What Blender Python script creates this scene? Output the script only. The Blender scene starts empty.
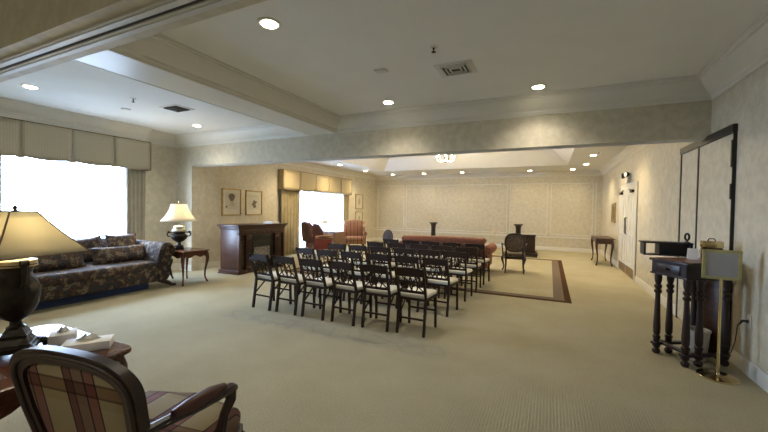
import bpy, bmesh, math, random
from mathutils import Vector, Matrix
random.seed(7)
C = bpy.context.scene.collection
PI = math.pi
R = math.radians

# ------------------------------------------------------------------ materials
def newmat(name):
    m = bpy.data.materials.new(name); m.use_nodes = True
    nt = m.node_tree; b = nt.nodes['Principled BSDF']
    return m, nt, b
def N(nt, t, **kw):
    n = nt.nodes.new(t)
    for k, v in kw.items(): setattr(n, k, v)
    return n
def coords(nt, scale=(1, 1, 1), rot=(0, 0, 0), gen='Object'):
    t = N(nt, 'ShaderNodeTexCoord'); mp = N(nt, 'ShaderNodeMapping')
    mp.inputs['Scale'].default_value = scale; mp.inputs['Rotation'].default_value = rot
    nt.links.new(t.outputs[gen], mp.inputs['Vector'])
    return mp.outputs['Vector']
def ramp(nt, fac, stops, interp='LINEAR'):
    r = N(nt, 'ShaderNodeValToRGB'); cr = r.color_ramp; cr.interpolation = interp
    while len(cr.elements) < len(stops): cr.elements.new(0.5)
    for e, (p, c) in zip(cr.elements, stops):
        e.position = p; e.color = (*c, 1)
    nt.links.new(fac, r.inputs['Fac'])
    return r.outputs['Color']
def bump(nt, b, h, strength=.3, dist=.01):
    n = N(nt, 'ShaderNodeBump'); n.inputs['Strength'].default_value = strength; n.inputs['Distance'].default_value = dist
    nt.links.new(h, n.inputs['Height']); nt.links.new(n.outputs['Normal'], b.inputs['Normal'])
def noise(nt, vec, scale, detail=3, rough=.5):
    n = N(nt, 'ShaderNodeTexNoise'); n.inputs['Scale'].default_value = scale
    n.inputs['Detail'].default_value = detail; n.inputs['Roughness'].default_value = rough
    nt.links.new(vec, n.inputs['Vector']); return n.outputs['Fac']
def noisy(name, c1, c2, scale=20, rough=.6, metal=0, mp=(1, 1, 1), bmp=0, bscale=None, spec=None, coat=0):
    m, nt, b = newmat(name)
    v = coords(nt, mp); f = noise(nt, v, scale, 4)
    col = ramp(nt, f, [(.3, c1), (.7, c2)])
    nt.links.new(col, b.inputs['Base Color'])
    b.inputs['Roughness'].default_value = rough; b.inputs['Metallic'].default_value = metal
    if spec is not None: b.inputs['Specular IOR Level'].default_value = spec
    if coat: b.inputs['Coat Weight'].default_value = coat; b.inputs['Coat Roughness'].default_value = .2
    if bmp: bump(nt, b, noise(nt, v, bscale or scale * 3, 2), bmp, .01)
    return m
def frac(nt, sock, mult, off=0):
    a = N(nt, 'ShaderNodeMath', operation='MULTIPLY_ADD'); a.inputs[1].default_value = mult; a.inputs[2].default_value = off
    nt.links.new(sock, a.inputs[0])
    f = N(nt, 'ShaderNodeMath', operation='FRACT'); nt.links.new(a.outputs[0], f.inputs[0]); return f.outputs[0]
def axis(nt, i, gen='Object'):
    t = N(nt, 'ShaderNodeTexCoord'); s = N(nt, 'ShaderNodeSeparateXYZ')
    nt.links.new(t.outputs[gen], s.inputs[0]); return s.outputs[i]
def stripes(name, ax, period, stops, rough=.8, off=0, mixnoise=0):
    m, nt, b = newmat(name)
    f = frac(nt, axis(nt, ax), 1 / period, off)
    nt.links.new(ramp(nt, f, stops, 'CONSTANT'), b.inputs['Base Color'])
    b.inputs['Roughness'].default_value = rough
    return m
def emit(name, col, s):
    m, nt, b = newmat(name)
    b.inputs['Base Color'].default_value = (*col, 1)
    b.inputs['Emission Color'].default_value = (*col, 1); b.inputs['Emission Strength'].default_value = s
    return m
M = {}
# wallpaper: cream damask mottling
def wallpaper():
    m, nt, b = newmat('wallpaper')
    v = coords(nt); f = noise(nt, v, 9, 6, .65)
    col = ramp(nt, f, [(.38, (.51, .47, .365)), (.5, (.56, .515, .40)), (.62, (.61, .565, .45))])
    nt.links.new(col, b.inputs['Base Color']); b.inputs['Roughness'].default_value = .62
    bump(nt, b, noise(nt, v, 40, 4), .15, .004); return m
M['wall'] = wallpaper()
M['ceiling'] = noisy('ceiling_paint', (.74, .74, .71), (.77, .77, .74), 3, .85)
M['trim'] = noisy('cream_trim_paint', (.66, .645, .58), (.69, .67, .61), 4, .38)
M['doorpaint'] = noisy('white_door_paint', (.66, .65, .60), (.70, .69, .64), 4, .4)
def carpet():
    m, nt, b = newmat('carpet')
    v = coords(nt); f1 = noise(nt, v, 1.3, 5, .6); f2 = noise(nt, v, 90, 3, .7)
    c1 = ramp(nt, f1, [(.3, (.39, .35, .235)), (.7, (.455, .415, .29))])
    c2 = ramp(nt, f2, [(.3, (.72, .72, .72)), (.7, (1.1, 1.1, 1.1))])
    mx = N(nt, 'ShaderNodeMix', data_type='RGBA', blend_type='MULTIPLY'); mx.inputs[0].default_value = 1
    nt.links.new(c1, mx.inputs[6]); nt.links.new(c2, mx.inputs[7])
    # faint greyish mottled band across the carpet in front of the chairs
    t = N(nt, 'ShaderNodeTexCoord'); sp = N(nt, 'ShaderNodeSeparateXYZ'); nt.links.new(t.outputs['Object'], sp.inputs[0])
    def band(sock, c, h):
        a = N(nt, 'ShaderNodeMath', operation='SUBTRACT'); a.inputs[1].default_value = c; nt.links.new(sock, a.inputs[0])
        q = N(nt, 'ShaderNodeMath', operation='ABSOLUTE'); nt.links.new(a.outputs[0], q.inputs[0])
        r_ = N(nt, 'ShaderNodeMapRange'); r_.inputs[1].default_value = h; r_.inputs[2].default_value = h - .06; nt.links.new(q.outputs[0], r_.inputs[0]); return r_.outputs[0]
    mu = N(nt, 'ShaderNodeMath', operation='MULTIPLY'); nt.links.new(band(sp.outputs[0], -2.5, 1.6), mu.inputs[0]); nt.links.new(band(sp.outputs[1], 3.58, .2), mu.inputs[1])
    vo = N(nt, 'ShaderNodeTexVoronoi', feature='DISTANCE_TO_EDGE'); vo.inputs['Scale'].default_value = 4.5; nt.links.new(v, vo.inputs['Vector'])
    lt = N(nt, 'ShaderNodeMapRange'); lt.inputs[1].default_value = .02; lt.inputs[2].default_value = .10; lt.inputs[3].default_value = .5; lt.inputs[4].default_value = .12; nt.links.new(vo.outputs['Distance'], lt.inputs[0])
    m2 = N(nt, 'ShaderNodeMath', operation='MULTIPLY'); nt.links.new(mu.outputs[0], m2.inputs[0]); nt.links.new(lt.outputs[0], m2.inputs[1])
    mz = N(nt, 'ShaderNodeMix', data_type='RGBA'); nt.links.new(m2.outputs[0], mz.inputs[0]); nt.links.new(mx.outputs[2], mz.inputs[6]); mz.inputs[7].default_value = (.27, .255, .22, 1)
    nt.links.new(mz.outputs[2], b.inputs['Base Color']); b.inputs['Roughness'].default_value = .95
    b.inputs['Specular IOR Level'].default_value = .15
    w = N(nt, 'ShaderNodeTexWave', bands_direction='X'); w.inputs['Scale'].default_value = 14; w.inputs['Distortion'].default_value = 1.5
    nt.links.new(v, w.inputs['Vector'])
    bump(nt, b, w.outputs['Fac'], .25, .006); return m
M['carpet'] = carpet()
M['carpet_grey'] = noisy('grey_carpet_pattern', (.30, .275, .20), (.39, .365, .275), 7, .95, spec=.15)
M['rug_red'] = noisy('rug_red_brown', (.055, .026, .012), (.085, .038, .02), 60, .95, spec=.1)
M['rug_grey'] = noisy('rug_blue_grey', (.135, .105, .08), (.19, .15, .115), 40, .95, spec=.1)
def wood(name, c1, c2, rough=.3, sc=(1, 8, 8)):
    m, nt, b = newmat(name)
    v = coords(nt, sc); f = noise(nt, v, 6, 6, .6)
    nt.links.new(ramp(nt, f, [(.3, c1), (.7, c2)]), b.inputs['Base Color'])
    b.inputs['Roughness'].default_value = rough; return m
M['mahogany'] = wood('mahogany', (.030, .011, .006), (.075, .027, .014), .4)
M['darkwood'] = wood('dark_walnut', (.015, .007, .005), (.034, .015, .010), .42)
M['chairwood'] = wood('dark_chair_wood', (.018, .010, .006), (.036, .019, .011), .55)
M['chairwood'].node_tree.nodes['Principled BSDF'].inputs['Specular IOR Level'].default_value = .22
M['deskwood'] = wood('desk_wood', (.013, .006, .006), (.030, .012, .011), .38)
M['desktop'] = wood('brown_desktop', (.16, .07, .035), (.26, .12, .065), .28)
M['tablewood'] = wood('polished_table_wood', (.06, .022, .013), (.12, .045, .025), .22)
M['navywood'] = noisy('navy_black_lacquer', (.018, .02, .03), (.03, .033, .045), 5, .35)
M['cream_seat'] = noisy('cream_vinyl_pad', (.74, .70, .60), (.80, .76, .66), 12, .55)
M['black'] = noisy('black_metal', (.008, .008, .008), (.015, .014, .013), 10, .4)
M['track'] = noisy('dark_track', (.02, .018, .018), (.035, .03, .028), 10, .5)
M['bronze'] = noisy('aged_bronze', (.012, .010, .008), (.036, .028, .020), 22, .38, .5, bmp=.5, bscale=35)
M['brass'] = noisy('polished_brass', (.66, .53, .28), (.76, .63, .36), 8, .18, 1)
M['gold'] = noisy('gold_leaf_frame', (.36, .26, .10), (.50, .37, .16), 25, .45, .5)
M['goldflat'] = noisy('satin_gold_frame', (.42, .39, .17), (.50, .46, .22), 20, .45, .3)
M['brown_plate'] = noisy('dull_brass_plate', (.20, .13, .06), (.30, .20, .09), 12, .4, .6)
M['greycard'] = noisy('grey_card', (.36, .36, .38), (.40, .40, .42), 5, .6)
M['white'] = noisy('white_paper', (.80, .80, .80), (.86, .86, .86), 6, .7)
M['vent'] = noisy('white_vent_metal', (.60, .60, .57), (.66, .66, .63), 6, .5)
M['ventdark'] = noisy('vent_shadow_metal', (.03, .03, .03), (.06, .06, .055), 6, .7)
M['basket'] = noisy('pale_wicker', (.50, .45, .37), (.70, .66, .56), 60, .8, mp=(1, 1, 4), bmp=.5, bscale=80)
M['bluelight'] = noisy('blue_window_light', (.02, .04, .12), (.03, .055, .16), 10, .8)
M['ceramic'] = noisy('cream_ceramic', (.62, .56, .42), (.74, .68, .52), 14, .35)
M['stand_lit_rim'] = noisy('tan_stand_and_lit_rim', (.46, .36, .20), (.62, .50, .30), 12, .35)
def floral():
    m, nt, b = newmat('dark_floral_tapestry')
    v = coords(nt)
    f = noise(nt, v, 11, 5, .66)
    a = ramp(nt, f, [(.30, (.014, .019, .035)), (.40, (.05, .06, .065)), (.46, (.016, .019, .028)), (.51, (.12, .06, .045)),
                     (.55, (.035, .040, .028)), (.60, (.26, .21, .15)), (.66, (.05, .05, .05)), (.76, (.32, .28, .21))])
    nt.links.new(a, b.inputs['Base Color']); b.inputs['Roughness'].default_value = .85
    b.inputs['Specular IOR Level'].default_value = .25
    bump(nt, b, noise(nt, v, 60, 2), .2, .004); return m
M['floral'] = floral()
M['red'] = noisy('rust_red_upholstery', (.20, .065, .032), (.29, .10, .05), 14, .7)
M['redleather'] = noisy('oxblood_leather', (.055, .017, .013), (.085, .027, .02), 10, .45)
M['oval_fab'] = noisy('dark_medallion_tapestry', (.045, .03, .022), (.20, .15, .11), 30, .8)
M['mauve'] = noisy('mauve_grey_upholstery', (.07, .055, .065), (.11, .09, .105), 12, .7)
ST = [(0, (.16, .03, .025)), (.22, (.48, .33, .17)), (.32, (.10, .05, .05)), (.45, (.42, .24, .12)), (.6, (.17, .035, .03)), (.8, (.5, .38, .22)), (.9, (.06, .05, .06))]
M['striped'] = stripes('red_gold_stripe', 0, .13, ST)
def plaid():
    m, nt, b = newmat('burgundy_cream_plaid')
    cr, wn, dk, wh = (.25, .205, .12), (.11, .05, .042), (.035, .022, .025), (.46, .38, .27)
    fx = frac(nt, axis(nt, 0), 1 / .26, .37)
    a = ramp(nt, fx, [(0, cr), (.28, dk), (.305, wn), (.42, dk), (.445, (.15, .10, .07)), (.62, dk), (.65, (.17, .08, .065)), (.80, dk), (.825, cr)], 'CONSTANT')
    # second direction runs with the cloth: up the back (z) and along the seat (y)
    t = N(nt, 'ShaderNodeTexCoord'); s = N(nt, 'ShaderNodeSeparateXYZ'); nt.links.new(t.outputs['Object'], s.inputs[0])
    ad = N(nt, 'ShaderNodeMath', operation='ADD'); nt.links.new(s.outputs[1], ad.inputs[0]); nt.links.new(s.outputs[2], ad.inputs[1])
    fz = frac(nt, ad.outputs[0], 1 / .27, .09)
    c = ramp(nt, fz, [(0, (.92, .88, .8)), (.12, (.35, .28, .28)), (.15, (.62, .47, .43)), (.28, (.35, .28, .28)), (.31, (1, 1, 1)), (.5, (1, .95, .9)), (.52, (1, 1, 1))], 'CONSTANT')
    mx = N(nt, 'ShaderNodeMix', data_type='RGBA', blend_type='MULTIPLY'); mx.inputs[0].default_value = 1
    nt.links.new(a, mx.inputs[6]); nt.links.new(c, mx.inputs[7]); nt.links.new(mx.outputs[2], b.inputs['Base Color'])
    b.inputs['Roughness'].default_value = .85; b.inputs['Specular IOR Level'].default_value = .2
    return m
M['plaid'] = plaid()
def valfab(name, c1, c2, per=.035, ax=1):
    return stripes(name, ax, per, [(0, c1), (.72, c2)], .85)
M['valance'] = valfab('stone_striped_valance_cloth', (.50, .45, .33), (.46, .41, .295))
M['valance_gold'] = valfab('gold_valance_cloth', (.47, .39, .235), (.42, .345, .20))
M['curtain'] = noisy('grey_beige_drape', (.36, .33, .26), (.42, .385, .30), 6, .85)
M['curtain_gold'] = noisy('gold_drape', (.36, .30, .17), (.44, .37, .22), 6, .85)
def cloth_trans(name, col, tw=.5, es=0):
    m, nt, b = newmat(name)
    b.inputs['Base Color'].default_value = (*col, 1); b.inputs['Roughness'].default_value = .9
    tr = N(nt, 'ShaderNodeBsdfTranslucent'); tr.inputs['Color'].default_value = (*col, 1)
    mix = N(nt, 'ShaderNodeMixShader'); mix.inputs[0].default_value = tw
    nt.links.new(b.outputs[0], mix.inputs[1]); nt.links.new(tr.outputs[0], mix.inputs[2])
    nt.links.new(mix.outputs[0], nt.nodes['Material Output'].inputs[0]); return m
M['shade'] = cloth_trans('tan_silk_shade', (.76, .70, .53), .5)
M['shade_white'] = cloth_trans('white_pleated_shade', (.86, .80, .66), .55)
M['shade_seam'] = noisy('brown_shade_braid', (.12, .085, .04), (.18, .125, .06), 20, .8)
M['sheer'] = cloth_trans('sheer_curtain', (.8, .82, .86), .6)
def glass():
    m, nt, b = newmat('window_glass')
    tr = N(nt, 'ShaderNodeBsdfTransparent'); gl = N(nt, 'ShaderNodeBsdfGlossy'); gl.inputs['Roughness'].default_value = .02
    mix = N(nt, 'ShaderNodeMixShader'); mix.inputs[0].default_value = .06
    nt.links.new(tr.outputs[0], mix.inputs[1]); nt.links.new(gl.outputs[0], mix.inputs[2]); nt.links.new(mix.outputs[0], nt.nodes['Material Output'].inputs[0]); return m
M['glass_white'] = M['glass_white2'] = glass()
M['terrace'] = noisy('pale_outdoor_paving', (.22, .215, .20), (.26, .255, .24), 2, .9)
M['lens'] = emit('warm_lamp_lens', (1, .86, .60), 22)
M['bulb'] = emit('candle_bulb', (1, .88, .66), 40)
M['lamp_glow'] = emit('emergency_lamp_lens', (.95, .95, .85), .25)
def art(name, seed, dark):
    m, nt, b = newmat(name)
    v = coords(nt, (1, 1, 1)); mp = v.node; mp.inputs['Location'].default_value = (seed, seed, 0)
    f = noise(nt, v, 6, 5, .6)
    nt.links.new(ramp(nt, f, [(.34, dark), (.46, (.42, .34, .24)), (.56, (.62, .58, .46)), (.7, (.66, .63, .52))]), b.inputs['Base Color'])
    return m
M['mat_board'] = noisy('cream_mat_board', (.60, .56, .44), (.64, .60, .48), 5, .8)
M['art_dark'] = noisy('brown_ink', (.07, .045, .03), (.22, .15, .10), 30, .8)
M['art_mid'] = noisy('tan_wash', (.36, .28, .18), (.55, .48, .34), 16, .8)
M['art_paper'] = noisy('print_paper', (.50, .48, .39), (.56, .54, .44), 8, .8)
M['art_grey'] = noisy('grey_brown_print', (.13, .11, .06), (.26, .22, .13), 30, .6)
M['firebox'] = noisy('black_firebox', (.008, .008, .008), (.02, .02, .018), 10, .35)
M['logs'] = noisy('ashen_logs', (.07, .06, .05), (.30, .28, .25), 20, .8)
M['cord'] = noisy('black_cord', (.01, .01, .01), (.02, .02, .02), 10, .6)

# ------------------------------------------------------------------ mesh builder
class MB:
    def __init__(s): s.bm = bmesh.new(); s.T = Matrix.Identity(4)
    def v(s, p): return s.bm.verts.new(s.T @ Vector(p))
    def box(s, a, b, bev=0, rot=None, seg=2):
        """box between corners a and b; rot = Matrix applied about its centre"""
        c = (Vector(a) + Vector(b)) / 2; h = (Vector(b) - Vector(a)) / 2
        Q = rot if rot is not None else Matrix.Identity(3)
        vs = [s.v(c + Q @ Vector((h.x * i, h.y * j, h.z * k))) for i in (-1, 1) for j in (-1, 1) for k in (-1, 1)]
        fs = [s.bm.faces.new([vs[i] for i in q]) for q in ((0, 1, 3, 2), (4, 6, 7, 5), (0, 4, 5, 1), (2, 3, 7, 6), (0, 2, 6, 4), (1, 5, 7, 3))]
        if bev:
            es = list({e for f in fs for e in f.edges})
            bmesh.ops.bevel(s.bm, geom=es, offset=bev, segments=seg, affect='EDGES', profile=.5)
        return s
    def bar(s, p0, p1, w, d=None, up=(0, 0, 1)):
        d = d or w; p0 = Vector(p0); p1 = Vector(p1); t = (p1 - p0).normalized(); u = Vector(up)
        if abs(t.dot(u)) > .98: u = Vector((0, 1, 0))
        x = t.cross(u).normalized(); y = x.cross(t).normalized()
        r = [[s.v(p + x * w / 2 * i + y * d / 2 * j) for i, j in ((-1, -1), (1, -1), (1, 1), (-1, 1))] for p in (p0, p1)]
        for i in range(4): s.bm.faces.new((r[0][i], r[0][(i + 1) % 4], r[1][(i + 1) % 4], r[1][i]))
        s.bm.faces.new(r[0][::-1]); s.bm.faces.new(r[1]); return s
    def tube(s, pts, rad, seg=8, flat=1.0, closed=False):
        pts = [Vector(p) for p in pts]; n = len(pts)
        if not hasattr(rad, '__len__'): rad = [rad] * n
        rings = []; prev = None
        for i, p in enumerate(pts):
            if closed: t = pts[(i + 1) % n] - pts[i - 1]
            else: t = pts[min(i + 1, n - 1)] - pts[max(i - 1, 0)]
            t.normalize()
            if prev is None:
                u = Vector((0, 0, 1)) if abs(t.z) < .9 else Vector((1, 0, 0)); x = t.cross(u).normalized()
            else: x = (prev - t * prev.dot(t)).normalized()
            prev = x; y = t.cross(x)
            rings.append([s.v(p + x * math.cos(2 * PI * k / seg) * rad[i] + y * math.sin(2 * PI * k / seg) * rad[i] * flat) for k in range(seg)])
        for i in range(n if closed else n - 1):
            a, b = rings[i], rings[(i + 1) % n]
            for k in range(seg): s.bm.faces.new((a[k], a[(k + 1) % seg], b[(k + 1) % seg], b[k]))
        if not closed: s.bm.faces.new(rings[0][::-1]); s.bm.faces.new(rings[-1])
        return s
    def lathe(s, prof, c=(0, 0, 0), seg=20, sx=1, sy=1):
        """prof = [(r, z)...] from bottom to top, closed with caps"""
        c = Vector(c); rings = []
        for r, z in prof:
            r = max(r, .0005)
            rings.append([s.v(c + Vector((r * sx * math.cos(2 * PI * k / seg), r * sy * math.sin(2 * PI * k / seg), z))) for k in range(seg)])
        for a, b in zip(rings, rings[1:]):
            for k in range(seg): s.bm.faces.new((a[k], a[(k + 1) % seg], b[(k + 1) % seg], b[k]))
        s.bm.faces.new(rings[0][::-1]); s.bm.faces.new(rings[-1]); return s
    def prism(s, poly, lo, hi, ax='z', bev=0):
        """poly in the two remaining axes, extruded from lo to hi along ax"""
        def P(u, v, w): return {'z': (u, v, w), 'y': (u, w, v), 'x': (w, u, v)}[ax]
        a = [s.v(P(u, v, lo)) for u, v in poly]; b = [s.v(P(u, v, hi)) for u, v in poly]; n = len(poly)
        fs = [s.bm.faces.new(a[::-1]), s.bm.faces.new(b)]
        for i in range(n): fs.append(s.bm.faces.new((a[i], a[(i + 1) % n], b[(i + 1) % n], b[i])))
        if bev:
            es = list(set(fs[0].edges) | set(fs[1].edges))
            bmesh.ops.bevel(s.bm, geom=es, offset=bev, segments=2, affect='EDGES', profile=.5)
        return s
    def grid(s, f, nu, nv, th=None, closeu=False):
        g = [[s.v(f(i / nu, j / nv)) for j in range(nv + 1)] for i in range(nu + 1)]
        for i in range(nu):
            for j in range(nv): s.bm.faces.new((g[i][j], g[i + 1][j], g[i + 1][j + 1], g[i][j + 1]))
        return s
    def pillow(s, w, h, t, Mx, pinch=.10):
        n = 12
        def f(u, v, sg):
            x = 2 * u - 1; y = 2 * v - 1
            k = (max(0, 1 - abs(x) ** 3) ** .5) * (max(0, 1 - abs(y) ** 3) ** .5)
            return Mx @ Vector((x * w / 2 * (1 - pinch * (1 - y * y)), y * h / 2 * (1 - pinch * (1 - x * x)), sg * t / 2 * k))
        g = [[[s.v(f(i / n, j / n, sg)) for j in range(n + 1)] for i in range(n + 1)] for sg in (1, -1)]
        for q in (0, 1):
            for i in range(n):
                for j in range(n):
                    vs = (g[q][i][j], g[q][i + 1][j], g[q][i + 1][j + 1], g[q][i][j + 1])
                    s.bm.faces.new(vs if q == 0 else vs[::-1])
        bmesh.ops.remove_doubles(s.bm, verts=s.bm.verts, dist=1e-5)
        return s
    def done(s, name, mat, parent=None, solid=0, ang=40):
        bmesh.ops.recalc_face_normals(s.bm, faces=s.bm.faces)
        me = bpy.data.meshes.new(name); s.bm.to_mesh(me); s.bm.free()
        me.polygons.foreach_set('use_smooth', [True] * len(me.polygons))
        me.set_sharp_from_angle(angle=R(ang))
        me.materials.append(M[mat] if isinstance(mat, str) else mat)
        o = bpy.data.objects.new(name, me); C.objects.link(o)
        if parent: o.parent = parent
        if solid:
            md = o.modifiers.new('thick', 'SOLIDIFY'); md.thickness = solid; md.offset = 0
        return o
def thing(name, label, cat, loc=(0, 0, 0), rz=0, group=None):
    o = bpy.data.objects.new(name, None); C.objects.link(o); o.empty_display_size = .1
    o.location = loc; o.rotation_euler = (0, 0, rz)
    return tag(o, label, cat, group)
def tag(o, label, cat, group=None):
    o['label'] = label; o['category'] = cat
    if group: o['group'] = group
    return o
def struct(o): o['kind'] = 'structure'; return o
def dup(o, parent=None):
    c = o.copy(); C.objects.link(c)
    if parent: c.parent = parent
    for ch in list(o.children): dup(ch, c)
    return c
def copy_thing(o, label, loc, rz=None):
    c = dup(o); c.location = loc; c['label'] = label
    if rz is not None: c.rotation_euler = (0, 0, rz)
    return c

# ------------------------------------------------------------------ the room
XR, XL, XF, YB, YF = 1.71, -7.92, -7.40, -3.6, 14.90     # right wall, near left wall, far left wall, behind, far wall
ZN, ZF = 3.10, 3.00
S0, S1, SZ = 5.45, 5.69, 2.405                           # header between the rooms
B0, B1 = .94, 1.20                                       # near header
TX0, TX1, TY0, TY1, TH = -6.10, .50, 6.90, 12.90, .8     # tray ceiling

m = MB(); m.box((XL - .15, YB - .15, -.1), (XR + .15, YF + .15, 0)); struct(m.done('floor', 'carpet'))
m = MB(); m.box((XR, YB, 0), (XR + .12, YF + .12, 3.12)); struct(m.done('wall_right', 'wall'))
m = MB(); m.box((XF - .12, YF, 0), (XR + .12, YF + .12, 3.12)); struct(m.done('wall_back', 'wall'))
m = MB(); m.box((XL - .12, YB - .12, 0), (XR + .12, YB, 3.12)); struct(m.done('wall_front', 'wall'))
# near left wall with its window opening
NW = (2.12, 4.58, .55, 2.50)
m = MB(); x0, x1 = XL - .16, XL
m.box((x0, YB, 0), (x1, NW[0], 3.12)); m.box((x0, NW[1], 0), (x1, S0, 3.12))
m.box((x0, NW[0], 0), (x1, NW[1], NW[2])); m.box((x0, NW[0], NW[3]), (x1, NW[1], 3.12))
struct(m.done('wall_left', 'wall'))
FW = (8.85, 12.1, .12, 2.3)
m = MB(); x0, x1 = XF - .16, XF
m.box((x0, S1, 0), (x1, FW[0], 3.12)); m.box((x0, FW[1], 0), (x1, YF + .12, 3.12))
m.box((x0, FW[0], 0), (x1, FW[1], FW[2])); m.box((x0, FW[0], FW[3]), (x1, FW[1], 3.12))
struct(m.done('wall_left_far', 'wall'))
# return of the opening on the left, flush below the header
m = MB(); m.box((XL - .1, S0, 0), (XF, S1, SZ)); struct(m.done('wall_left_return', 'wall'))
m = MB(); m.box((XL - .1, S0, SZ), (XR, S1, 3.12)); struct(m.done('wall_header', 'wall'))
m = MB(); m.box((XL, B0, SZ), (XR, B1, 3.12)); struct(m.done('wall_header_near', 'wall'))
# ceilings
m = MB(); m.box((XL - .12, YB - .12, ZN), (XR + .12, S0 + .1, ZN + .1)); struct(m.done('ceiling', 'ceiling'))
m = MB()
m.box((XF - .12, S1 - .1, ZF), (XR + .12, TY0, ZF + .1)); m.box((XF - .12, TY1, ZF), (XR + .12, YF + .12, ZF + .1))
m.box((XF - .12, TY0, ZF), (TX0, TY1, ZF + .1)); m.box((TX1, TY0, ZF), (XR + .12, TY1, ZF + .1))
struct(m.done('ceiling_far', 'ceiling'))
m = MB()
o = [(TX0, TY0), (TX1, TY0), (TX1, TY1), (TX0, TY1)]
i_ = [(TX0 + TH, TY0 + TH), (TX1 - TH, TY0 + TH), (TX1 - TH, TY1 - TH), (TX0 + TH, TY1 - TH)]
ov = [m.v((x, y, ZF)) for x, y in o]; iv = [m.v((x, y, ZF + TH)) for x, y in i_]
ov2 = [m.v((x, y, ZF + .12)) for x, y in [(TX0 - .12, TY0 - .12), (TX1 + .12, TY0 - .12), (TX1 + .12, TY1 + .12), (TX0 - .12, TY1 + .12)]]
iv2 = [m.v((x, y, ZF + TH + .1)) for x, y in i_]
for k in range(4):
    l = (k + 1) % 4
    m.bm.faces.new((ov[k], ov[l], iv[l], iv[k])); m.bm.faces.new((ov2[k], iv2[k], iv2[l], ov2[l])); m.bm.faces.new((ov[k], ov2[k], ov2[l], ov[l]))
m.bm.faces.new(iv); m.bm.faces.new(iv2[::-1])
struct(m.done('ceiling_tray', 'ceiling', ang=20))

CROWN = [(0, -.255), (.012, -.255), (.018, -.225), (.03, -.218), (.034, -.19), (.075, -.165), (.125, -.11), (.15, -.065), (.157, -.05), (.178, -.046), (.182, -.022), (.2, -.018), (.2, 0), (0, 0)]
def sweep(name, prof, p0, p1, nrm, z, m0=0, m1=0, mat='trim', sc=1):
    p0 = Vector((*p0, 0)); p1 = Vector((*p1, 0)); d = (p1 - p0).normalized(); n = Vector((*nrm, 0)); mb = MB()
    a = [mb.v(p0 + d * (q * sc * m0) + n * q * sc + Vector((0, 0, z + w * sc))) for q, w in prof]
    b = [mb.v(p1 - d * (q * sc * m1) + n * q * sc + Vector((0, 0, z + w * sc))) for q, w in prof]
    k = len(prof); mb.bm.faces.new(a[::-1]); mb.bm.faces.new(b)
    for i in range(k): mb.bm.faces.new((a[i], a[(i + 1) % k], b[(i + 1) % k], b[i]))
    return struct(mb.done(name, mat, ang=30))
BX0, BX1, BZ = -4.08, -3.53, 2.85       # beam across the near ceiling
sweep('trim_1', CROWN, (XR, B1), (XR, S0), (-1, 0), ZN, 1, 1)
sweep('trim_2', CROWN, (BX1, S0), (XR, S0), (0, -1), ZN, 1, 1)
sweep('trim_3', CROWN, (XL, S0), (BX0, S0), (0, -1), ZN, 1, 1)
sweep('trim_4', CROWN, (XL, 4.66), (XL, S0), (1, 0), ZN, 0, 1)
sweep('trim_5', CROWN, (BX1, B1), (BX1, S0), (1, 0), ZN, 1, 1)
sweep('trim_6', CROWN, (BX0, B1), (BX0, S0), (-1, 0), ZN, 1, 1)
sweep('trim_7', CROWN, (BX1, B1), (XR, B1), (0, 1), ZN, 1, 1)
sweep('trim_8', CROWN, (XL + .2, B1), (BX0, B1), (0, 1), ZN, 1, 1)
sweep('trim_9', CROWN, (XL, B0), (XR, B0), (0, -1), ZN, 1, 1)
sweep('trim_10', CROWN, (XR, YB), (XR, B0), (-1, 0), ZN, 1, 1)
sweep('trim_11', CROWN, (XL, YB), (XL, B0), (1, 0), ZN, 1, 1)
sweep('trim_12', CROWN, (XL, YB), (XR, YB), (0, 1), ZN, 1, 1)
m = MB(); m.box((BX0, B1, BZ), (BX1, S0, ZN)); struct(m.done('ceiling_beam', 'trim'))
# boxed-down strip over the near window carrying its own crown
m = MB(); m.box((XL, B1, 2.845), (-7.75, 4.66, ZN)); struct(m.done('trim_13', 'trim'))
sweep('trim_14', CROWN, (-7.75, B1), (-7.75, 4.66), (1, 0), ZN, 0, 0, sc=.86)
for k, (a, b, n, e0, e1) in enumerate([((XF, S1), (XF, YF), (1, 0), 1, 1), ((XF, YF), (XR, YF), (0, -1), 1, 1), ((XR, S1), (XR, YF), (-1, 0), 1, 1), ((XF, S1), (XR, S1), (0, 1), 1, 1)]):
    sweep('trim_%d' % (15 + k), CROWN, a, b, n, ZF, e0, e1, sc=.7)
BASE = [(0, 0), (.016, 0), (.016, .11), (.009, .13), (.009, .145), (0, .145)]
def base(name, a, b, n, e0=1, e1=1): sweep(name, BASE, a, b, n, 0, e0, e1)
base('baseboard_right', (XR, YB), (XR, 4.76), (-1, 0), 1, 0)
base('baseboard_right_middle', (XR, 6.42), (XR, 9.2), (-1, 0), 0, 0)
base('baseboard_right_far', (XR, 11.23), (XR, YF), (-1, 0), 0, 1)
base('baseboard_back', (XF, YF), (XR, YF), (0, -1))
base('baseboard_left', (XL, YB), (XL, S0), (1, 0))
base('baseboard_left_far', (XF, S1 + .02), (XF, YF), (1, 0), 0, 1)
base('baseboard_return', (XL, S0), (XF, S0), (0, -1), 1, -1)
base('baseboard_front', (XL, YB), (XR, YB), (0, 1))
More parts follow.
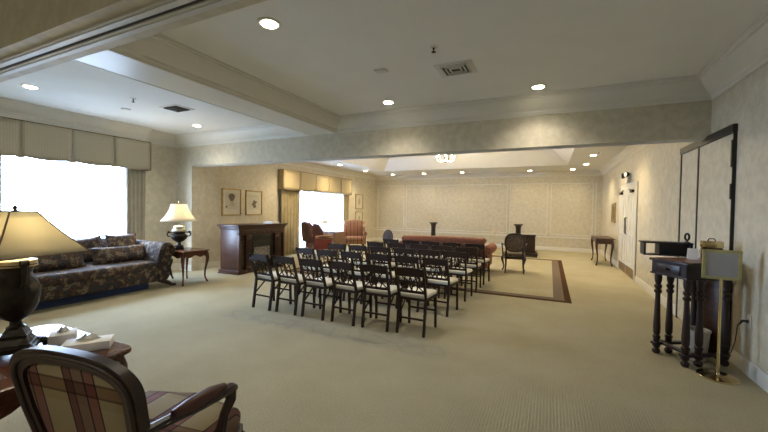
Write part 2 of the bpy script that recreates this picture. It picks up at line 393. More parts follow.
# partition tracks under the headers
for nm, y0, y1 in (('near', B0, B1), ('far', S0, S1)):
    yc = (y0 + y1) / 2
    m = MB(); m.box((XL if nm == 'near' else XF, yc - .065, SZ - .012), (XR, yc - .012, SZ)); m.box((XL if nm == 'near' else XF, yc + .012, SZ - .012), (XR, yc + .065, SZ))
    m.box((XL if nm == 'near' else XF, yc - .05, SZ - .017), (XR, yc - .03, SZ - .012)); m.box((XL if nm == 'near' else XF, yc + .03, SZ - .017), (XR, yc + .05, SZ - .012))
    struct(m.done('trim_%d' % (20 if nm == 'near' else 22), 'vent'))
    m = MB(); m.box((XL if nm == 'near' else XF, yc - .012, SZ - .004), (XR, yc + .012, SZ)); struct(m.done('trim_%d' % (21 if nm == 'near' else 23), 'track'))
# far wall panel moulding: chair rail + upright frames
def mould_rect(mb, x0, x1, z0, z1, y, w=.028, d=.016):
    mb.box((x0, y - d, z0), (x0 + w, y, z1)); mb.box((x1 - w, y - d, z0), (x1, y, z1))
    mb.box((x0, y - d, z0), (x1, y, z0 + w)); mb.box((x0, y - d, z1 - w), (x1, y, z1))
m = MB()
for a, b in ((-7.3, -5.97), (-5.88, -1.54), (-1.45, -.07), (.03, 1.43), ):
    mould_rect(m, a, b, .60, 2.56, YF)
m.box((1.50, YF - .012, .60), (1.53, YF, 2.56))
m.box((XF, YF - .028, .49), (XR, YF, .54))
struct(m.done('trim_24', 'trim'))

# folding partition storage doors on the right wall
def right_panel(name, y0, y1, n):
    d = MB(); d.box((XR - .02, y0, .02), (XR - .001, y1, 2.33)); o = struct(d.done(name, 'wall')); return o
right_panel('door_1', 4.83, 5.72, 1); right_panel('door_2', 5.75, 6.36, 2)
m = MB(); m.box((XR - .04, 4.78, 2.335), (XR, 6.40, 2.42)); m.box((XR - .03, 4.785, 0), (XR, 4.80, 2.335))
m.box((XR - .03, 5.72, 0), (XR, 5.75, 2.335)); m.box((XR - .03, 6.365, 0), (XR, 6.40, 2.335))
for z, dz in ((2.12, .14), (1.73, .08), (1.0, .08), (.35, .08)): m.box((XR - .04, 4.787, z - dz), (XR - .018, 4.812, z + dz))
struct(m.done('trim_25', 'black'))
# white double door further along the right wall
dr = []
for n, (y0, y1, hy) in enumerate(((9.30, 10.205, 10.14), (10.215, 11.12, 10.28))):
    d = MB(); X = XR - .025
    d.box((X, y0, .015), (XR - .001, y1, 2.04))
    for z0, z1 in ((.32, .98), (1.10, 1.92)):
        for a, b in ((y0 + .13, y0 + .40), (y1 - .40, y1 - .13)):
            d.box((X - .008, a, z0), (X, a + .02, z1)); d.box((X - .008, b - .02, z0), (X, b, z1)); d.box((X - .008, a, z0), (X, b, z0 + .02)); d.box((X - .008, a, z1 - .02), (X, b, z1))
    do = struct(d.done('door_%d' % (3 + n), 'doorpaint'))
    h = MB(); h.tube([(X, hy, .98), (X - .03, hy, 1.0), (X - .03, hy, 1.36), (X, hy, 1.38)], .009); h.done('door_handle', 'black', do)
    k = MB(); k.box((X - .004, y0 + .03, .03), (X + .001, y1 - .03, .24)); k.done('kick_plate', 'brown_plate', do)
    c = MB(); cy = y0 + .25 if n == 0 else y1 - .25
    c.box((X - .05, cy - .13, 1.95), (X, cy + .13, 2.01), .006); c.bar((X - .03, cy, 2.0), (X - .03, cy + (.3 if n == 0 else -.3), 2.04), .02); c.done('door_closer', 'bronze', do)
m = MB()
m.box((XR - .02, 9.19, 0), (XR, 9.30, 2.16)); m.box((XR - .02, 11.12, 0), (XR, 11.23, 2.16)); m.box((XR - .02, 9.19, 2.05), (XR, 11.23, 2.16))
m.box((XR - .03, 9.17, 0), (XR - .02, 9.21, 2.18)); m.box((XR - .03, 11.21, 0), (XR - .02, 11.25, 2.18)); m.box((XR - .03, 9.17, 2.14), (XR - .02, 11.25, 2.18))
struct(m.done('trim_26', 'doorpaint'))

# windows
def window(n, X, rect, glass, mull):
    y0, y1, z0, z1 = rect; d = .06
    g = MB(); g.box((X - .12, y0, z0), (X - .108, y1, z1)); o = struct(g.done('window_%d' % n, glass))
    f = MB()
    f.box((X - .14, y0, z0), (X, y0 + d, z1)); f.box((X - .14, y1 - d, z0), (X, y1, z1)); f.box((X - .14, y0, z1 - d), (X, y1, z1)); f.box((X - .14, y0, z0), (X + .03, y1, z0 + d))
    f.done('window_frame', 'trim', o)
window(1, XL, NW, 'glass_white', 2); window(2, XF, FW, 'glass_white2', 2)

m = MB(); m.box((-40, -25, -.3), (XL - .16, 40, -.15)); tag(m.done('outdoor_paving', 'terrace'), '', ''); o = bpy.data.objects['outdoor_paving']; o.name = 'floor_outdoor'; o['kind'] = 'structure'; del o['label']; del o['category']
for nm, X, (y0, y1, z0, z1) in (('a', XL, NW), ('b', XF, FW)):
    l = bpy.data.lights.new('window_portal', 'AREA'); l.shape = 'RECTANGLE'; l.size = z1 - z0; l.size_y = y1 - y0; l.cycles.is_portal = True
    po = bpy.data.objects.new('window_portal', l); C.objects.link(po); po.location = (X - .15, (y0 + y1) / 2, (z0 + z1) / 2); po.rotation_euler = (0, R(-90), 0)
# ------------------------------------------------------------------ valances, curtains
def valance(name, label, X, y0, y1, z0, z1, n, mat, dip, proj=.17):
    t = thing(name, label, 'valance', (X, y0, 0))
    L = (y1 - y0); w = L / n
    b = MB(); b.box((.01, .02, z0 + .03), (proj - .035, L - .02, z1 - .002)); b.done('backing', mat, t)
    for i in range(n):
        p = MB(); NN = 10
        def f(u, v, i=i):
            yy = i * w + u * w; g = .022 * (1 - v) if 0 < i + u < n else 0
            if u == 0 and i > 0: yy += g
            if u == 1 and i < n - 1: yy -= g
            zb = z0 - dip * math.sin(PI * u)
            return (proj + .008 * math.sin(PI * u), yy, zb + (z1 - zb) * v)
        p.grid(f, NN, 6); p.done('panel', mat, t, solid=.012)
    for i in range(1, n):
        p = MB(); y = i * w
        p.prism([(y - .012, z1 - .01), (y + .012, z1 - .01), (y + .03, z0 + .10), (y + .065, z0 - .008), (y + .03, z0 - .028), (y - .03, z0 - .028), (y - .065, z0 - .008), (y - .03, z0 + .10)], proj - .034, proj - .014, 'x')
        p.done('pleat', mat, t)
    for yy in (0, L - .014):
        p = MB(); p.box((0, yy, z0 - .01), (proj, yy + .014, z1)); p.done('side_return', mat, t)
    p = MB(); p.tube([(0, L + .006, z1 - .01), (proj + .01, L + .006, z1 - .01), (proj + .01, L + .006, z0 - .02), (0, L + .006, z0 - .02)], .007, 6)
    p.tube([(proj + .01, 0, z1 - .01), (proj + .01, L, z1 - .01)], .007, 6); p.done('cord_piping', 'shade_seam', t)
    return t
valance('window_valance', 'stone-coloured box-pleated valance over the large window behind the sofa', XL, 2.01, 4.74, 2.26, 2.84, 4, 'valance', .035)
valance('window_valance', 'gold striped pleated valance over the bright window in the far room', XF, 8.28, 12.28, 2.04, 2.64, 5, 'valance_gold', .03, .2)
def curtain(label, X, y0, y1, z1, mat, folds, amp=.035, gather=0, grp=None):
    p = MB(); n = folds * 8
    def f(u, v):
        y = y0 + (y1 - y0) * u; a = amp * (.75 + .25 * math.sin(7 * u + 3 * v))
        return (a * math.sin(2 * PI * folds * u + .4 * math.sin(5 * v + 9 * u)), y - y0 + gather * (1 - v) * (u - .5), .01 + (z1 - .01) * v)
    p.grid(f, n, 10); o = p.done('curtain', mat, None, solid=.006, ang=80); o.location = (X, y0, 0)
    return tag(o, label, 'curtain', grp)
curtain('grey-beige drape to the right of the window behind the sofa', XL + .07, 4.31, 4.70, 2.34, 'curtain', 5)
curtain('grey-beige drape at the left edge of the window behind the sofa', XL + .07, 2.07, 2.50, 2.34, 'curtain', 5)
curtain('narrow white sheer at the right side of the window behind the sofa', XL + .03, 4.17, 4.36, 2.30, 'sheer', 3, .015)
curtain('gold drape on the left of the far window, beside the fireplace', XF + .1, 8.30, 9.18, 2.10, 'curtain_gold', 6)
curtain('gold drape on the right of the far window, behind the striped wing chair', XF + .1, 11.84, 12.26, 2.10, 'curtain_gold', 4)
curtain('white sheer curtain drawn over the left half of the far window', XF + .03, 8.95, 10.45, 2.2, 'sheer', 12, .015)
curtain('white sheer curtain drawn over the right half of the far window', XF + .03, 10.46, 12.0, 2.2, 'sheer', 12, .015)

# ------------------------------------------------------------------ rug border (inlaid frame of colours)
RX0, RX1, RY0, RY1 = -5.6, .36, 6.50, 12.05
def ring(mb, x0, x1, y0, y1, w, z):
    mb.box((x0, y0, 0), (x1, y0 + w, z)); mb.box((x0, y1 - w, 0), (x1, y1, z)); mb.box((x0, y0 + w, 0), (x0 + w, y1 - w, z)); mb.box((x1 - w, y0 + w, 0), (x1, y1 - w, z))
t = thing('area_rug', 'beige rug with red-brown and grey border lying in front of the red sofa', 'rug', (0, 0, .001))
m = MB(); ring(m, RX0, RX1, RY0, RY1, .10, .006); m.done('outer_border', 'rug_red', t)
m = MB(); ring(m, RX0 + .10, RX1 - .10, RY0 + .10, RY1 - .10, .17, .006); m.done('inner_border', 'rug_grey', t)
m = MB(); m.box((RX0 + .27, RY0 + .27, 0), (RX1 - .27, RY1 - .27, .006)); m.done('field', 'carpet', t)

# ------------------------------------------------------------------ folding chairs
def folding_chair(label):
    t = thing('folding_chair', label, 'chair', group='dark folding chairs set in rows')
    W = .365
    for s in (-1, 1):       # back post + back leg: one continuous raked stile
        b = MB(); x = s * (W / 2 - .012)
        b.bar((x, -.015, 0), (x, .045, .44), .026, .034, (0, 1, 0)); b.bar((x, .045, .435), (x * 1.02, -.085, .815), .026, .03, (0, 1, 0)); b.done('back_leg', 'chairwood', t)
    for s in (-1, 1):
        b = MB(); x = s * (W / 2 - .012) * 1.05
        b.bar((x, .40, 0), (x, .385, .42), .026, .03, (0, 1, 0)); b.done('front_leg', 'chairwood', t)
    f = MB(); f.prism([(-W / 2, .03), (W / 2, .03), (W / 2 + .015, .42), (-W / 2 - .015, .42)], .405, .43); f.done('seat_frame', 'chairwood', t)
    c = MB(); c.prism([(-W / 2 + .012, .05), (W / 2 - .012, .05), (W / 2 + .005, .40), (W / 2 - .02, .425), (-W / 2 + .02, .425), (-W / 2 - .005, .40)], .43, .478, 'z', .014); c.done('seat_pad', 'cream_seat', t)
    def yz(z): return .045 - .13 * (z - .44) / .375
    r = MB(); poly = []
    n = 8
    for i in range(n + 1):
        u = i / n; poly.append((-W / 2 + W * u, .800 + .014 * math.sin(PI * u)))
    for i in range(n, -1, -1):
        u = i / n; poly.append((-W / 2 + W * u, .712 + .006 * math.sin(PI * u) * 2))
    r.T = Matrix.Translation((0, yz(.77), 0)); r.prism(poly, -.011, .011, 'y'); r.done('crest_rail', 'chairwood', t)
    l = MB(); l.box((-W / 2 + .02, yz(.51) - .009, .495), (W / 2 - .02, yz(.51) + .009, .525)); l.done('lower_rail', 'chairwood', t)
    sp = MB()
    for s in (-1, 1):       # interlaced ovals
        pts = []
        for i in range(20):
            a = 2 * PI * i / 20; z = .615 + .105 * math.sin(a); pts.append((s * .032 + .05 * math.cos(a), yz(z) + s * .003, z))
        sp.tube(pts, .0085, 6, closed=True)
    for s in (-1, 1):
        pts = [(s * .03, yz(.62), .62), (s * .095, yz(.565), .575), (s * .155, yz(.52), .52)]
        sp.tube(pts, .008, 6)
        sp.tube([(s * .035, yz(.65), .65), (s * .09, yz(.69), .69), (s * .14, yz(.74), .74)], .008, 6)
    sp.done('splat', 'chairwood', t)
    b = MB(); b.bar((-W / 2 + .012, .012, .19), (W / 2 - .012, .012, .19), .016, .022)
    b.done('stretcher', 'chairwood', t)
    b = MB(); b.bar((-W / 2 + .0, .392, .22), (W / 2, .392, .22), .016, .022); b.done('stretcher', 'chairwood', t)
    for s in (-1, 1):
        b = MB(); x = s * (W / 2 - .03)
        b.bar((x, .02, .23), (x, .25, .415), .012, .018, (0, 1, 0)); b.done('folding_brace', 'chairwood', t)
    return t
rows = [(3.93, 'the nearest row'), (4.88, 'the second nearest row'), (5.80, 'the middle row'), (6.52, 'the second farthest row'), (7.25, 'the farthest row')]
ords = ['leftmost', 'second from left', 'third from left', 'third from right', 'second from right', 'rightmost']
proto = None
for ri, (ry, rn) in enumerate(rows):
    LO = (0, .08, .12, .15, .15)[ri]; RO = (.02, .06, .10, .13, .16)[ri]
    for ci in range(6):
        if ri >= 3 and ci == 0: continue
        lab = 'dark folding chair with cream seat pad, %s in %s' % (ords[ci] if not (ri >= 3 and ci in (1, 2)) else ('leftmost' if ci == 1 else 'second from left'), rn)
        x = -3.795 + .462 * ci + LO * (1 - ci / 5) + RO * ci / 5 + random.uniform(-.012, .012); rz = R(random.uniform(-3, 3) - 2)
        loc = (x, ry + random.uniform(-.015, .015), .009 if ry > 6.4 else .0)
        if proto is None: proto = folding_chair(lab); proto.location = loc; proto.rotation_euler = (0, 0, rz)
        else: copy_thing(proto, lab, loc, rz)

# ------------------------------------------------------------------ generic furniture helpers
def cabriole(mb, x, y, zt, dx, dy, k=1.0, r0=.032):
    """S-curved leg from (x,y,zt) to floor, knee bulging towards (dx,dy)"""
    d = Vector((dx, dy, 0)).normalized(); pts = []; rad = []
    for u, o, r in ((0, 0, 1), (.12, .018, 1.1), (.25, .026, .95), (.45, .008, .68), (.65, -.012, .5), (.82, -.012, .42), (.93, .008, .46), (.975, .022, .62), (1, .026, .55)):
        pts.append(Vector((x, y, zt * (1 - u))) + d * o * k); rad.append(r0 * r)
    mb.tube(pts, rad, 10); return mb
def urn_lamp_body(t, zb, h, rmax, mat='bronze', hand=1.0):
    u = MB(); k = rmax
    prof = [(.55, 0), (.62, .03), (.5, .06), (.28, .10), (.22, .17), (.2, .24), (.34, .28), (.6, .36), (.88, .48), (1.0, .60), (.98, .68), (.8, .74), (.66, .78), (.7, .82), (.86, .85), (.9, .88), (.6, .9)]
    u.lathe([(r * k, zb + z * h) for r, z in prof], seg=24); u.done('urn', mat, t)
    for s in (-1, 1):
        a = MB(); a.tube([(s * k * .9, 0, zb + .60 * h), (s * k * 1.28 * hand, 0, zb + .64 * h), (s * k * 1.38 * hand, 0, zb + .76 * h), (s * k * 1.2 * hand, 0, zb + .88 * h), (s * k * .86, 0, zb + .84 * h)], .014, 8)
        a.tube([(s * k * 1.2 * hand, -.02, zb + .87 * h), (s * k * 1.2 * hand, .02, zb + .87 * h)], .024, 10); a.done('handle', mat, t)

# ------------------------------------------------------------------ left sofa (local: x = out of wall, y along)
t = thing('sofa', 'long dark floral sofa with scrolled arms under the left window', 'sofa', (-7.62, 0, 0))
SY0, SY1 = 1.80, 4.19
m = MB(); m.box((.25, SY0 + .16, .13), (1.30, SY1 - .16, .36), .03); m.done('base', 'floral', t)
m = MB(); m.box((.42, SY0 + .20, .33), (1.34, SY1 - .20, .50), .06, seg=4); m.done('seat_cushion', 'floral', t)
m = MB()
def backf(u, v):
    y = SY0 + .12 + (SY1 - SY0 - .24) * u; zt = .80 + .05 * math.sin(PI * u)
    a = v * PI
    return (.28 + .02 * math.cos(a) - .0, y, 0)
prof = []
ys = [SY0 + .10 + (SY1 - SY0 - .20) * i / 12 for i in range(13)]
rings = []
for i, y in enumerate(ys):
    zt = .82 + .06 * math.sin(PI * i / 12)
    q = [(.10, .14), (.10, zt - .08), (.07, zt - .02), (.10, zt + .02), (.17, zt + .03), (.24, zt), (.30, zt - .12), (.46, .45), (.46, .14)]
    rings.append([m.v((x, y, z)) for x, z in q])
for a, b in zip(rings, rings[1:]):
    for k in range(9): m.bm.faces.new((a[k], a[(k + 1) % 9], b[(k + 1) % 9], b[k]))
m.bm.faces.new(rings[0][::-1]); m.bm.faces.new(rings[-1]); m.done('back', 'floral', t, ang=60)
for s, yc in ((1, SY1), (-1, SY0)):
    # scrolled arm: profile in y,z extruded along x; scroll rolls outward
    P = []
    cy, cz, rr = yc - .03 * s, .69, .135
    for i in range(13):
        a = R(-60 + 230 * i / 12); P.append((cy + s * rr * math.cos(a), cz + rr * math.sin(a)))
    P += [(yc - .21 * s, .50), (yc - .20 * s, .30), (yc - .18 * s, .15), (yc - .02 * s, .15), (yc + .04 * s, .26), (yc + .02 * s, .42)]
    if s < 0: P = P[::-1]
    a = MB(); a.prism(P, .12, 1.33, 'x', .012); o = a.done('arm', 'floral', t, ang=50)
    f = MB()    # carved wooden show-frame on the arm front
    pts = []
    for i in range(16):
        an = R(200 - 300 * i / 15); r_ = .06 + .075 * i / 15; pts.append((1.345, cy + s * r_ * math.cos(an), cz + r_ * math.sin(an)))
    pts += [(1.345, yc + .045 * s, .50), (1.345, yc - .0 * s, .36), (1.345, yc + .03 * s, .22), (1.345, yc + .06 * s, .15)]
    f.tube(pts, .018, 8); f.done('arm_moulding', 'darkwood', o)
for y, s in ((SY1 - .05, 1), (SY0 + .05, -1)):
    for x in (1.28, .22):
        f = MB(); f.tube([(x, y - .12 * s, .17), (x, y - .03 * s, .13), (x, y + .06 * s, .08), (x, y + .13 * s, .028), (x, y + .20 * s, .024)], [.05, .048, .042, .026, .02], 10); f.done('foot', 'darkwood', t)
m = MB(); m.box((1.12, SY0 + .25, .0), (1.16, SY1 - .27, .14)); m.done('blue_light_strip', 'bluelight', t)  # navy strip painted in for bluish window light on the carpet under the sofa
def cushion(label, loc, w, h, th, tilt, twist=0, roll=0, mat='floral'):
    # square throw pillow standing upright, facing +x, leaning back by tilt
    Q = Matrix.Rotation(R(twist), 4, 'Z') @ Matrix.Rotation(R(-tilt), 4, 'Y') @ Matrix.Rotation(R(roll), 4, 'X') @ Matrix(((0, 0, 1, 0), (1, 0, 0, 0), (0, 1, 0, 0), (0, 0, 0, 1)))
    m = MB(); m.pillow(w, h, th, Q); o = m.done('throw_pillow', mat, None, ang=80); o.location = loc
    return tag(o, label, 'pillow', 'loose pillows on the floral sofa')
cushion('square floral pillow standing highest at the right end of the floral sofa', (-7.08, 3.84, .74), .56, .46, .17, 14, 4)
cushion('square floral pillow against the sofa back, partly behind the highest right pillow', (-7.12, 3.27, .71), .56, .46, .17, 16, -4, 5)
cushion('long floral bolster pillow at the front right of the sofa seat', (-6.80, 3.66, .62), .94, .33, .24, 22, 0)
cushion('long floral bolster pillow at the front left of the sofa seat', (-6.78, 2.68, .615), .92, .33, .24, 22, 0)
cushion('square floral pillow at the sofa back, behind the big lamp shade', (-7.12, 2.45, .70), .56, .46, .17, 16, 3)

# ------------------------------------------------------------------ corner end table and lamp
t = thing('end_table', 'small wooden end table with cabriole legs holding the white-shaded lamp', 'table', (-6.43, 4.60, 0))
m = MB(); m.box((-.33, -.29, .615), (.33, .29, .64), .008); m.done('table_top', 'tablewood', t)
for s, ax in ((-1, 'x'), (1, 'x'), (-1, 'y'), (1, 'y')):
    m = MB()
    L = .56 if ax == 'y' else .48; pl = [(-L / 2, .615), (L / 2, .615), (L / 2, .50)]
    pl += [(L / 2 - L * i / 10, .525 + .022 * math.cos(4 * PI * i / 10)) for i in range(1, 10)] + [(-L / 2, .50)]
    if ax == 'x': m.prism(pl, s * .285 - .01, s * .285 + .01, 'x')
    else: m.prism(pl, s * .245 - .01, s * .245 + .01, 'y')
    m.done('apron', 'tablewood', t)
for sx in (-1, 1):
    for sy in (-1, 1): m = MB(); cabriole(m, sx * .28, sy * .24, .615, sx, sy, 1.2, .033); m.done('leg', 'tablewood', t)
def pleated_shade(mb, prof, seg=48, amp=.006):
    rings = []
    for r, z in prof: rings.append([mb.v(((r + amp * (k % 2)) * math.cos(2 * PI * k / seg), (r + amp * (k % 2)) * math.sin(2 * PI * k / seg), z)) for k in range(seg)])
    for a, b in zip(rings, rings[1:]):
        for k in range(seg): mb.bm.faces.new((a[k], a[(k + 1) % seg], b[(k + 1) % seg], b[k]))
    return mb
t = thing('table_lamp', 'lit lamp with white pleated bell shade and dark urn on corner table', 'lamp', (-6.58, 4.58, .6405), R(55))
m = MB(); m.box((-.085, -.085, 0), (.085, .085, .035), .005); m.box((-.06, -.06, .035), (.06, .06, .06), .004); m.done('plinth', 'bronze', t)
urn_lamp_body(t, .05, .33, .15, hand=.98)
m = MB(); m.lathe([(.10, .34), (.125, .36), (.125, .385), (.10, .40), (.10, .44), (.11, .45), (.07, .465), (.02, .47)]); m.done('lid', 'ceramic', t)
m = MB(); m.tube([(0, 0, .45), (0, 0, .93)], .007); m.lathe([(.004, .90), (.018, .92), (.014, .94), (.004, .96)], seg=12); m.done('stem', 'brass', t)
m = MB(); pleated_shade(m, [(.315, .555), (.255, .62), (.195, .71), (.155, .80), (.135, .885)]); m.done('lamp_shade', 'shade_white', t, ang=20, solid=.003)
m = MB(); m.lathe([(.01, .60), (.03, .64), (.034, .67), (.02, .71), (.005, .72)], seg=12); m.done('bulb', 'bulb', t)
LAMP2 = (-6.58, 4.58, .64 + .70)

# ------------------------------------------------------------------ fireplace mantel
t = thing('fireplace', 'dark mahogany mantel fireplace with black firebox by the left wall', 'fireplace', (-6.10, 5.60, 0))
def mant(name, boxes, mat='mahogany', par=None, bev=.004):
    m = MB()
    for a, b in boxes: m.box(a, b, bev)
    return m.done(name, mat, par or t)
FD = -.58; FL = 1.50
mant('cabinet', [((FD, 0.03, .09), (-.06, FL - .03, .99)), ])
mant('mantel_shelf', [((FD - .02, -.05, 1.055), (.05, FL + .05, 1.09)), ((FD, -.02, 1.025), (.025, FL + .02, 1.055)), ((FD, 0, .985), (.005, FL, 1.025))])
mant('plinth', [((FD - .01, -.01, 0), (.012, .24, .085)), ((FD - .01, FL - .24, 0), (.012, FL + .01, .085)), ((FD, .24, 0), (-.03, FL - .24, .05)), ((FD - .01, -.03, 0), (-.3, .02, .03))])
for a, b in ((.02, .075), (.225, .37), (FL - .37, FL - .225), (FL - .075, FL - .02)):
    m = MB(); m.box((-.07, a, .085), (0, b, .86), .004)
    if b - a > .1:
        for q in range(4): m.tube([(.004, a + .025 + q * (b - a - .05) / 3, .18), (.004, a + .025 + q * (b - a - .05) / 3, .76)], .008, 6)
        m.box((-.02, a - .012, .80), (.015, b + .012, .86), .004); m.box((-.02, a - .012, .085), (.015, b + .012, .15), .004)
    m.done('pilaster', 'mahogany', t)
mant('frieze', [((-.06, .02, .86), (-.005, FL - .02, .985))])
m = MB()
for i in range(9):
    y = .45 + .6 * i / 8; m.tube([(-.004, y - .05, .92), (.006, y, .945 if i % 2 else .895), (-.004, y + .05, .92)], .009, 6)
m.box((-.01, .42, .872), (.002, 1.08, .88)); m.box((-.01, .42, .966), (.002, 1.08, .974)); m.done('carved_overlay', 'mahogany', t)
for a, b in ((.09, .21), (FL - .21, FL - .09)):
    m = MB(); m.box((-.06, a, .085), (-.045, b, .86)); m.box((-.05, a, .70), (-.02, b, .72)); m.box((-.046, a + .02, .16), (-.036, b - .02, .66)); m.done('side_niche', 'darkwood', t)
mant('firebox_surround', [((-.065, .37, .74), (-.04, 1.13, .86)), ((-.065, .37, .05), (-.04, .43, .74)), ((-.065, 1.07, .05), (-.04, 1.13, .74))], 'firebox')
m = MB(); m.box((-.062, .43, .06), (-.055, 1.07, .74)); o = m.done('firebox', 'firebox', t)
m = MB()
for q in range(5): m.tube([(-.05, .50 + .1 * q, .20 + .05 * (q % 2)), (-.035, .64 + .09 * q, .24 + .07 * ((q + 1) % 2))], .028, 8)
m.box((-.055, .50, .30), (-.045, 1.0, .56)); m.done('log_screen', 'logs', t)
m = MB()
for z in (.12, .15, .66, .69): m.box((-.05, .45, z), (-.038, 1.05, z + .01))
m.box((-.05, .44, .08), (-.036, .455, .72)); m.box((-.05, 1.045, .08), (-.036, 1.06, .72)); m.done('louvres', 'black', t)
o = MB(); o.box((-6.42, 6.66, 1.0905), (-6.14, 6.92, 1.118), .002); o.box((-6.40, 6.70, 1.118), (-6.17, 6.90, 1.135), .002); tag(o.done('paper_stack', 'white'), 'small white stack of papers lying on the mantel shelf', 'papers')

# ------------------------------------------------------------------ pictures on left wall
def picture(label, y0, y1, z0, z1, X, side, content):
    """side +1: hangs on a left wall and faces +x; -1: on the right wall, faces -x"""
    t = thing('framed_picture', label, 'picture', (X, (y0 + y1) / 2, z0)); h = z1 - z0; w = (y1 - y0) / 2; fw = .035
    m = MB(); d = .028 * side
    for a, b in (((0, -w, 0), (d, w, fw)), ((0, -w, h - fw), (d, w, h)), ((0, -w, 0), (d, -w + fw, h)), ((0, w - fw, 0), (d, w, h))): m.box(tuple(min(p, q) for p, q in zip(a, b)), tuple(max(p, q) for p, q in zip(a, b)), .003)
    m.done('frame', 'gold', t)
    def sl(name, a, b, c, e, x, mat):
        q = MB(); x0, x1 = sorted((x * side, (x + .003) * side)); q.box((x0, a, c), (x1, b, e)); return q.done(name, mat, t)
    sl('mat_board', -w + fw, w - fw, fw, h - fw, .004, 'mat_board' if content != 'dark' else 'art_grey')
    if content == 'figure':
        sl('print', -w * .62, w * .62, h * .24, h * .84, .007, 'art_paper')
        q = MB(); q.lathe([(.0, 0), (.06, .02), (.075, .07), (.07, .12), (.04, .17), (0, .19)], (0, 0, 0), 14); 
        q.bm.free(); q = MB()
        P = [(-.10 * math.cos(a) * (1 + .15 * math.sin(3 * a)), h * .68 + .10 * math.sin(a)) for a in [2 * PI * i / 16 for i in range(16)]]
        q.prism(P, .010 * side, .0115 * side, 'x'); q.done('drawing', 'art_dark', t)
        q = MB(); q.prism([(-.09, h * .36), (-.04, h * .44), (-.055, h * .60), (.07, h * .62), (.06, h * .5), (.11, h * .36)], .010 * side, .0112 * side, 'x'); q.done('drawing', 'art_mid', t)
        q = MB(); q.prism([(-.16 + .025 * math.cos(a), h * .33 + .03 * math.sin(a)) for a in [2 * PI * i / 10 for i in range(10)]], .010 * side, .0112 * side, 'x'); q.done('drawing', 'art_dark', t)
    elif content == 'sketch':
        sl('print', -w * .62, w * .62, h * .24, h * .84, .007, 'art_paper')
        q = MB(); q.prism([(-.02, h * .30), (-.05, h * .42), (-.11, h * .40), (-.04, h * .52), (-.01, h * .64), (.04, h * .58), (.12, h * .55), (.05, h * .46), (.08, h * .32)], .010 * side, .0112 * side, 'x'); q.done('drawing', 'art_dark', t)
        q = MB(); q.box((min(.010 * side, .0112 * side), -.13, h * .76), (max(.010 * side, .0112 * side), .13, h * .78)); q.done('drawing', 'art_mid', t)
    elif content == 'small':
        q = MB(); q.prism([(.1 * math.cos(a), h * .5 + h * .22 * math.sin(a)) for a in [2 * PI * i / 12 for i in range(12)]], .007 * side, .0085 * side, 'x'); q.done('drawing', 'art_mid', t)
    else:
        sl('print', -w * .6, w * .6, h * .2, h * .8, .007, 'art_dark')
picture('gold-framed portrait print with dark hair, left of the pair above the fireplace', 6.26, 6.87, 1.26, 1.95, XF, 1, 'figure')
picture('gold-framed sketch print, right of the pair above the fireplace', 7.02, 7.62, 1.26, 1.94, XF, 1, 'sketch')
picture('small gold-framed print on the left wall past the far window, upper one', 12.95, 13.60, 1.46, 2.10, XF, 1, 'small')
picture('small gold-framed print on the left wall past the far window, lower one', 12.95, 13.60, .72, 1.36, XF, 1, 'small')
picture('dark narrow gilt-framed picture on the right wall beyond the white doors', 11.93, 12.58, 1.19, 1.77, XR, -1, 'dark')

# ------------------------------------------------------------------ foreground table
t = thing('side_table', 'polished dark wood table holding the large tan-shaded lamp and tissue boxes', 'table', (-2.60, .83, 0))
def ogee(w, d, k):
    # rounded-corner serpentine outline
    P = []
    for sx, sy, a0 in ((1, 1, 0), (-1, 1, 90), (-1, -1, 180), (1, -1, 270)):
        for i in range(7):
            a = R(a0 + 15 * i); P.append((sx * (w - .07) + .07 * math.cos(a), sy * (d - .07) + .07 * math.sin(a)))
    return P
m = MB(); m.prism(ogee(.47, .40, 0), .658, .68, 'z', .006); m.done('table_top', 'tablewood', t, ang=30)
for k in range(4):
    m = MB()
    if k < 2:
        s = (-1, 1)[k]; L = .64
        pl = [(-L / 2, .658), (L / 2, .658), (L / 2, .53)] + [(L / 2 - L * i / 12, .56 + .03 * math.cos(4 * PI * i / 12)) for i in range(1, 12)] + [(-L / 2, .53)]
        m.prism(pl, s * .40 - .011, s * .40 + .011, 'x')
    else:
        s = (-1, 1)[k - 2]; L = .78
        pl = [(-L / 2, .658), (L / 2, .658), (L / 2, .53)] + [(L / 2 - L * i / 12, .56 + .03 * math.cos(4 * PI * i / 12)) for i in range(1, 12)] + [(-L / 2, .53)]
        m.prism(pl, s * .33 - .011, s * .33 + .011, 'y')
    m.done('apron', 'tablewood', t)
for sx in (-1, 1):
    for sy in (-1, 1): m = MB(); cabriole(m, sx * .39, sy * .32, .66, sx, sy, 1.3, .04); m.done('leg', 'tablewood', t)
# big lamp
t = thing('table_lamp', 'large lit lamp with wide tan four-sided shade, on the nearest table', 'lamp', (-2.605, .882, .681), R(58))
def sq(mb, h0, z0, h1, z1, bev=0):
    a = [mb.v((x * h0, y * h0, z0)) for x, y in ((1, 1), (-1, 1), (-1, -1), (1, -1))]; b = [mb.v((x * h1, y * h1, z1)) for x, y in ((1, 1), (-1, 1), (-1, -1), (1, -1))]
    for k in range(4): mb.bm.faces.new((a[k], a[(k + 1) % 4], b[(k + 1) % 4], b[k]))
    mb.bm.faces.new(a[::-1]); mb.bm.faces.new(b)
m = MB()
for h0, z0, h1, z1 in ((.085, .025, .085, .05), (.075, .05, .072, .065), (.068, .065, .05, .095), (.055, .095, .055, .11), (.05, .11, .03, .15)): sq(m, h0, z0, h1, z1)
for x in (-1, 1):
    for y in (-1, 1): m.tube([(x * .06, y * .06, .045), (x * .095, y * .095, .03), (x * .10, y * .10, 0)], [.022, .02, .014], 8)
m.done('base', 'bronze', t)
m = MB(); k = .098
